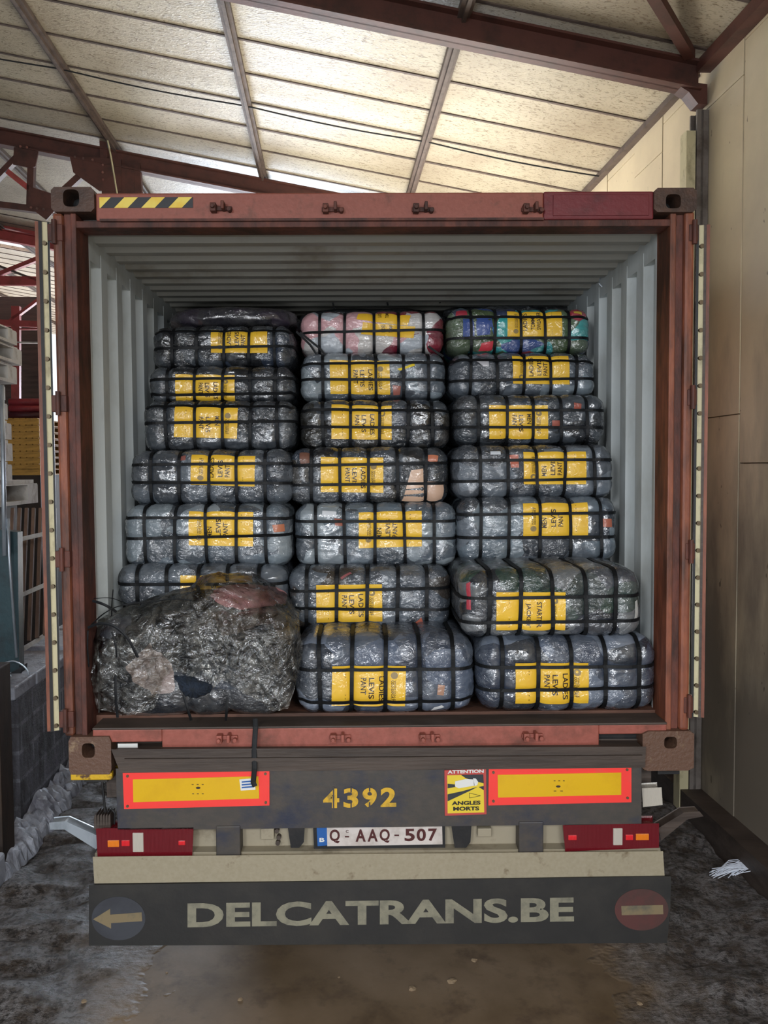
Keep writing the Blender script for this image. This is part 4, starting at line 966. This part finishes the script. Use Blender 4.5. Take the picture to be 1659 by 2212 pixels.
for i, (col, (x0, x1, y0, y1), Y, dep, vx, hz, pal, lq, words, up, lb, ex) in enumerate(T):
    bl = Bale(x0, x1, y0, y1, Y, dep, vx, hz, i+1, amp=.023 if y0 > 1350 else .019, r=.075 if y0 > 1350 else .058)
    e = thing('clothing_bale', (bl.cx, bl.cy, bl.cz-bl.c), lb, 'bale', G[col])
    for q in ([lq] if lq else []) + [e_[:4] for e_ in ex] + ([[(765, 664), (900, 664), (900, 735), (765, 735)]] if i == 19 else []):
        qs = [P(x, y, Y) for x, y in q]
        bl.quiet.append((min(p.x for p in qs)-bl.cx-.006, max(p.x for p in qs)-bl.cx+.006, min(p.z for p in qs)-bl.cz-.006, max(p.z for p in qs)-bl.cz+.006))
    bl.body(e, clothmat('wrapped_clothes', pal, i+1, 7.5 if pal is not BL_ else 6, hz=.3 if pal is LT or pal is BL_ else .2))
    for q in ex:
        bl.patch(e, q[:4], 'garment_patch', labelmat('garment_patch', q[4], True), .0015, 6, 6)
    if lq: add_label(bl, e, lq, words, up)
    rn = random.Random(i)
    for v in bl.vx: bl.strap(e, 'v', v, .0155 if y0 > 1200 else .0135, rn.uniform(-.004, .004))
    for z in bl.hz: bl.strap(e, 'h', z, .0125, rn.uniform(-.006, .006))
    if i == 19:
        a1 = [(776, 668), (888, 684), (880, 704), (770, 692)]; a2 = [(784, 697), (897, 706), (893, 731), (780, 722)]
        for q in (a1, a2):
            l2 = bl.patch(e, q, 'paper_label', 'label', .003)
            mb = MB(); bl.text(mb, 'LADIES', [(q[0][0]+48, q[0][1]+21), (q[0][0]+48, q[0][1]+5), (q[0][0]+40, q[0][1]+21)], .0045); bl.text(mb, 'TOMMY', [(q[0][0]+64, q[0][1]+22), (q[0][0]+64, q[0][1]+6), (q[0][0]+56, q[0][1]+22)], .0045)
            mb.build('lettering', 'ink', l2)
        for pts in ([(640, 716), (670, 745), (692, 778), (706, 800)], [(648, 718), (690, 752), (722, 790), (742, 826)], [(925, 748), (945, 762), (958, 770)]):
            MB().tube([P(x, y, .9-.012*k) for k, (x, y) in enumerate(pts)], .0015, 6, .006).build('strap_end', 'strap', e)

# loose dark bag above the top left bale and the ones glimpsed behind the top row
def lump(x0, x1, y0, y1, Y, dep, seed, mt, lb, name, pow_=.7, par=None):
    a = P(x0, y0, Y); b = P(x1, y1, Y); c = Vector(((a.x+b.x)/2, Y+dep/2, (a.z+b.z)/2)); hx_, hz_2 = (b.x-a.x)/2, (a.z-b.z)/2
    mb = MB(); nu, nv = 80, 40
    for j in range(nv+1):
        th = math.pi*j/nv
        for i in range(nu):
            ph = 2*math.pi*i/nu; f = lambda v: math.copysign(abs(v)**pow_, v)
            d = Vector((hx_*f(math.cos(ph))*f(math.sin(th)), dep/2*f(math.sin(ph))*f(math.sin(th)), hz_2*f(math.cos(th))))
            k = 1+.10*noise.noise(d*7+Vector((seed, 0, 0)))+.05*(1-abs(noise.noise(d*18+Vector((0, seed, 0))))*2)
            mb.v.append(c+d*k)
    mb.f = [(j*nu+i, j*nu+(i+1) % nu, (j+1)*nu+(i+1) % nu, (j+1)*nu+i) for j in range(nv) for i in range(nu)]
    o = mb.build(name, mt, par, smooth=True)
    if lb: tag(o, lb, 'bag')
    return o
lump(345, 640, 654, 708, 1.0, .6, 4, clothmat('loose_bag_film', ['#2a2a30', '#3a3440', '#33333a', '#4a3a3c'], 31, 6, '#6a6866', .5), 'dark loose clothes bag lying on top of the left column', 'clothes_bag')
for (x0, x1, y0, y1, Y, sd, lb) in ((640, 960, 660, 700, 1.55, 7, 'dim dark bag just visible behind the pink and white bale'), (955, 1290, 650, 690, 1.6, 9, 'dim grey film bag just visible behind the colourful bale')):
    lump(x0, x1, y0, y1, Y, .5, sd, clothmat('dim_bag_film', DK, sd, 6, '#5a5a5a', .4), lb, 'clothes_bag')
for k, (x, y0, y1) in enumerate(((716, 612, 668), (832, 608, 660), (945, 622, 655))):
    tag(MB().tube([P(x+6, y1, 1.5), P(x, (y0+y1)/2, 1.48), P(x-4+4*k, y0, 1.5)], .0015, 6, .006).build('strap_end', 'strap'), ['thin black strap end standing up behind the pink bale, left', 'thin black strap end standing up behind the pink bale, middle', 'thin black strap end standing up between the middle and right columns'][k], 'strap')

# ------------------------------------------------------------------ torn bag at the lower left
bl = Bale(192, 632, 1335, 1556, .04, .62, (250, 405, 490), (), 55, amp=.018, r=.1)
tb_ = thing('torn_clothes_bag', (bl.cx, bl.cy, bl.cz-bl.c), 'big torn film bag of dark and pink clothes at the lower left, straps loose', 'bag')
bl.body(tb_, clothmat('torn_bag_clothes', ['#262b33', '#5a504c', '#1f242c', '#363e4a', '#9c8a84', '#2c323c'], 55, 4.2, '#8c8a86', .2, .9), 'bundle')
# heap of clothes rising to the right inside the film
lump(300, 628, 1292, 1420, .16, .5, 12, clothmat('dark_jeans_heap', ['#1a1d24', '#2a323e', '#20242b', '#3a3634'], 61, 5, '#66645f', .15, .8), None, 'clothes_heap', .75, tb_)
lump(428, 606, 1276, 1340, .2, .42, 15, 'pink', None, 'pink_garment', .8, tb_)
# film sheet draped over everything
top = [(190, 1352), (215, 1338), (245, 1322), (300, 1300), (360, 1284), (410, 1270), (432, 1246), (470, 1238), (520, 1243), (575, 1262), (615, 1292), (645, 1330)]
bot = [(190, 1540), (260, 1548), (330, 1532), (352, 1462), (372, 1450), (430, 1462), (462, 1485), (478, 1466), (530, 1500), (590, 1535), (622, 1530), (648, 1440)]
def lerp(pl, t):
    t *= len(pl)-1; i = min(int(t), len(pl)-2); f = t-i; return pl[i][0]*(1-f)+pl[i+1][0]*f, pl[i][1]*(1-f)+pl[i+1][1]*f
nu, nv = 130, 90; mb = MB()
for j in range(nv+1):
    t = j/nv
    for i in range(nu+1):
        s_ = i/nu; a = lerp(top, s_); b = lerp(bot, s_)
        # front part t .3..1, top fold running back for t<.3
        k = max(0, (t-.28)/.72); x = a[0]*(1-k)+b[0]*k; y = a[1]*(1-k)+b[1]*k
        edge = min(s_, 1-s_)*8; edge = min(1, edge)
        Yf = .016 + (.15+.05*math.sin(s_*9))*(1-min(1, k*2.6))**2
        p = P(x, y, Yf)
        if t < .28: q = (.28-t)/.28; p = P(a[0], a[1], Yf) + Vector((0, .38*q, -.03*q-.05*q*q))
        p.y += .06*(1-edge)**2
        w = Vector((p.x*9, p.z*9, 4.0)); n_ = .022*noise.noise(w)+.012*(1-2*abs(noise.noise(w*2.3)))+.006*(1-2*abs(noise.noise(w*5.1)))
        p.y += -.012+n_*.9; p.x += n_*.4
        if t < .35: p.z += n_*.5
        mb.v.append(p)
w_ = nu+1; mb.f = [(j*w_+i, (j+1)*w_+i, (j+1)*w_+i+1, j*w_+i+1) for j in range(nv) for i in range(nu)]
mb.build('plastic_film', 'film', tb_, smooth=True)
# navy garment bursting through the tear
mb = MB(); quad = [(372, 1462), (410, 1464), (458, 1484), (452, 1500), (420, 1512), (394, 1506)]
c = [P(x, y, -.012) for x, y in quad]; cm = sum(c, Vector())/len(c)
mb.v = [cm+Vector((0, -.025, 0))]
R_ = 36
for r in (.35, .7, 1.0):
    for i in range(R_):
        f = i/R_*len(c); k = int(f); g = f-k; p = c[k]*(1-g)+c[(k+1) % len(c)]*g
        q = cm+(p-cm)*r; q.y += -.025*(1-r)+.008*math.sin(i*2.1)*r + .02*(r == 1.0); mb.v.append(q)
mb.f = [(0, 1+i, 1+(i+1) % R_) for i in range(R_)] + [(1+a*R_+i, 1+(a+1)*R_+i, 1+(a+1)*R_+(i+1) % R_, 1+a*R_+(i+1) % R_) for a in (0, 1) for i in range(R_)]
mb.build('navy_garment', 'navy', tb_, smooth=True)
def curve_strap(pts, Ys, w=.008, name='strap_end'):
    P3 = [P(x, y, Y) for (x, y), Y in zip(pts, Ys)]; fine = []
    for i in range(len(P3)-1):
        a = P3[max(i-1, 0)]; b = P3[i]; c = P3[i+1]; d = P3[min(i+2, len(P3)-1)]
        for q in range(6):
            t = q/6; fine.append(.5*((2*b)+(c-a)*t+(2*a-5*b+4*c-d)*t*t+(3*b-a-3*c+d)*t*t*t))
    fine.append(P3[-1]); MB().tube(fine, .0022, 6, w).build(name, 'strap', tb_)
curve_strap([(190, 1356), (215, 1347), (245, 1352), (275, 1378), (298, 1420)], [.0, -.02, -.03, -.03, -.02], .006)
curve_strap([(200, 1298), (225, 1306), (252, 1322)], [.02, .0, .02], .006)
curve_strap([(197, 1350), (225, 1325), (262, 1308), (330, 1300), (375, 1294), (428, 1298)], [.03, .0, .02, .04, .04, .05], .0025)
curve_strap([(203, 1293), (240, 1292), (275, 1304), (300, 1305)], [.03, .01, .03, .08], .0015)
curve_strap([(244, 1275), (242, 1300), (241, 1330)], [.2, .1, .05], .0045)
curve_strap([(242, 1365), (250, 1395), (252, 1420)], [-.01, -.015, -.01], .004)
for pts in ([(250, 1458), (250, 1500), (254, 1550)], [(396, 1500), (405, 1530), (413, 1556)], [(492, 1506), (490, 1530), (488, 1556)]):
    curve_strap(pts, [-.004, -.012, .0], .006, 'strap')
curve_strap([(190, 1362), (189, 1400), (192, 1440)], [.02, .02, .03], .003)

# ------------------------------------------------------------------ small things on the ground
def pebble(x, y, r, lb, flat=.4):
    d = ray(x, y); t = -CAM.z/d.z; p = CAM+d*t; p.z = -.022; mb = MB(); mm = []
    for j in range(7):
        th = math.pi*j/6
        for i in range(10):
            ph = 2*math.pi*i/10; q = Vector((math.cos(ph)*math.sin(th), math.sin(ph)*math.sin(th), math.cos(th)*flat))
            mb.v.append(p+Vector((0, 0, r*flat*.8))+q*r*(1+.35*noise.noise(q*2+Vector((x, y, 0)))))
    mb.f = [(j*10+i, j*10+(i+1) % 10, (j+1)*10+(i+1) % 10, (j+1)*10+i) for j in range(6) for i in range(10)]
    tag(mb.build('pebble', 'stone'), lb, 'stone', 'small stones on the floor')
for x, y, r, lb in ((976, 2111, .02, 'largest tan pebble on the smooth floor, right of centre'), (891, 2126, .016, 'small pebble just left of the largest tan one'), (1024, 2065, .014, 'small pale pebble close under the bumper flap, right of centre'),
                    (519, 2149, .011, 'small pale pebble on the floor left of centre'), (360, 2091, .006, 'tiny pale chip left under the flap'), (732, 2101, .006, 'tiny pale chip under the middle of the flap'), (206, 2075, .012, 'grey pebble at the left end of the flap'),
                    (182, 2153, .012, 'pale chip at the lower left edge of the floor'), (1382, 2158, .012, 'brown pebble at the lower right of the floor')):
    pebble(x, y, r, lb)
mb = MB(); rn = random.Random(8)
for k in range(46):
    a = PU(1536+rn.random()*44, 1893-rn.random()*14, UW-.22); d = ray(1640-rn.random()*14, 1852+rn.random()*12); 
    g = ray(1532+rn.random()*60, 1898-rn.random()*22); p0 = CAM+g*(-(CAM.z-.02)/g.z)
    h = ray(1600+rn.random()*46, 1878-rn.random()*26); p1 = CAM+h*(-(CAM.z-.04)/h.z)
    mid = (p0+p1)/2+Vector((rn.uniform(-.02, .02), rn.uniform(-.02, .02), .01))
    mb.tube([p0, mid, p1], .0022, 4)
tag(mb.build('frayed_plastic', mat('white_fibres', '#dfe6f2', None, rough=.4, bumps=0)), 'frayed strip of white plastic fibres on the floor by the right wall', 'plastic scrap')
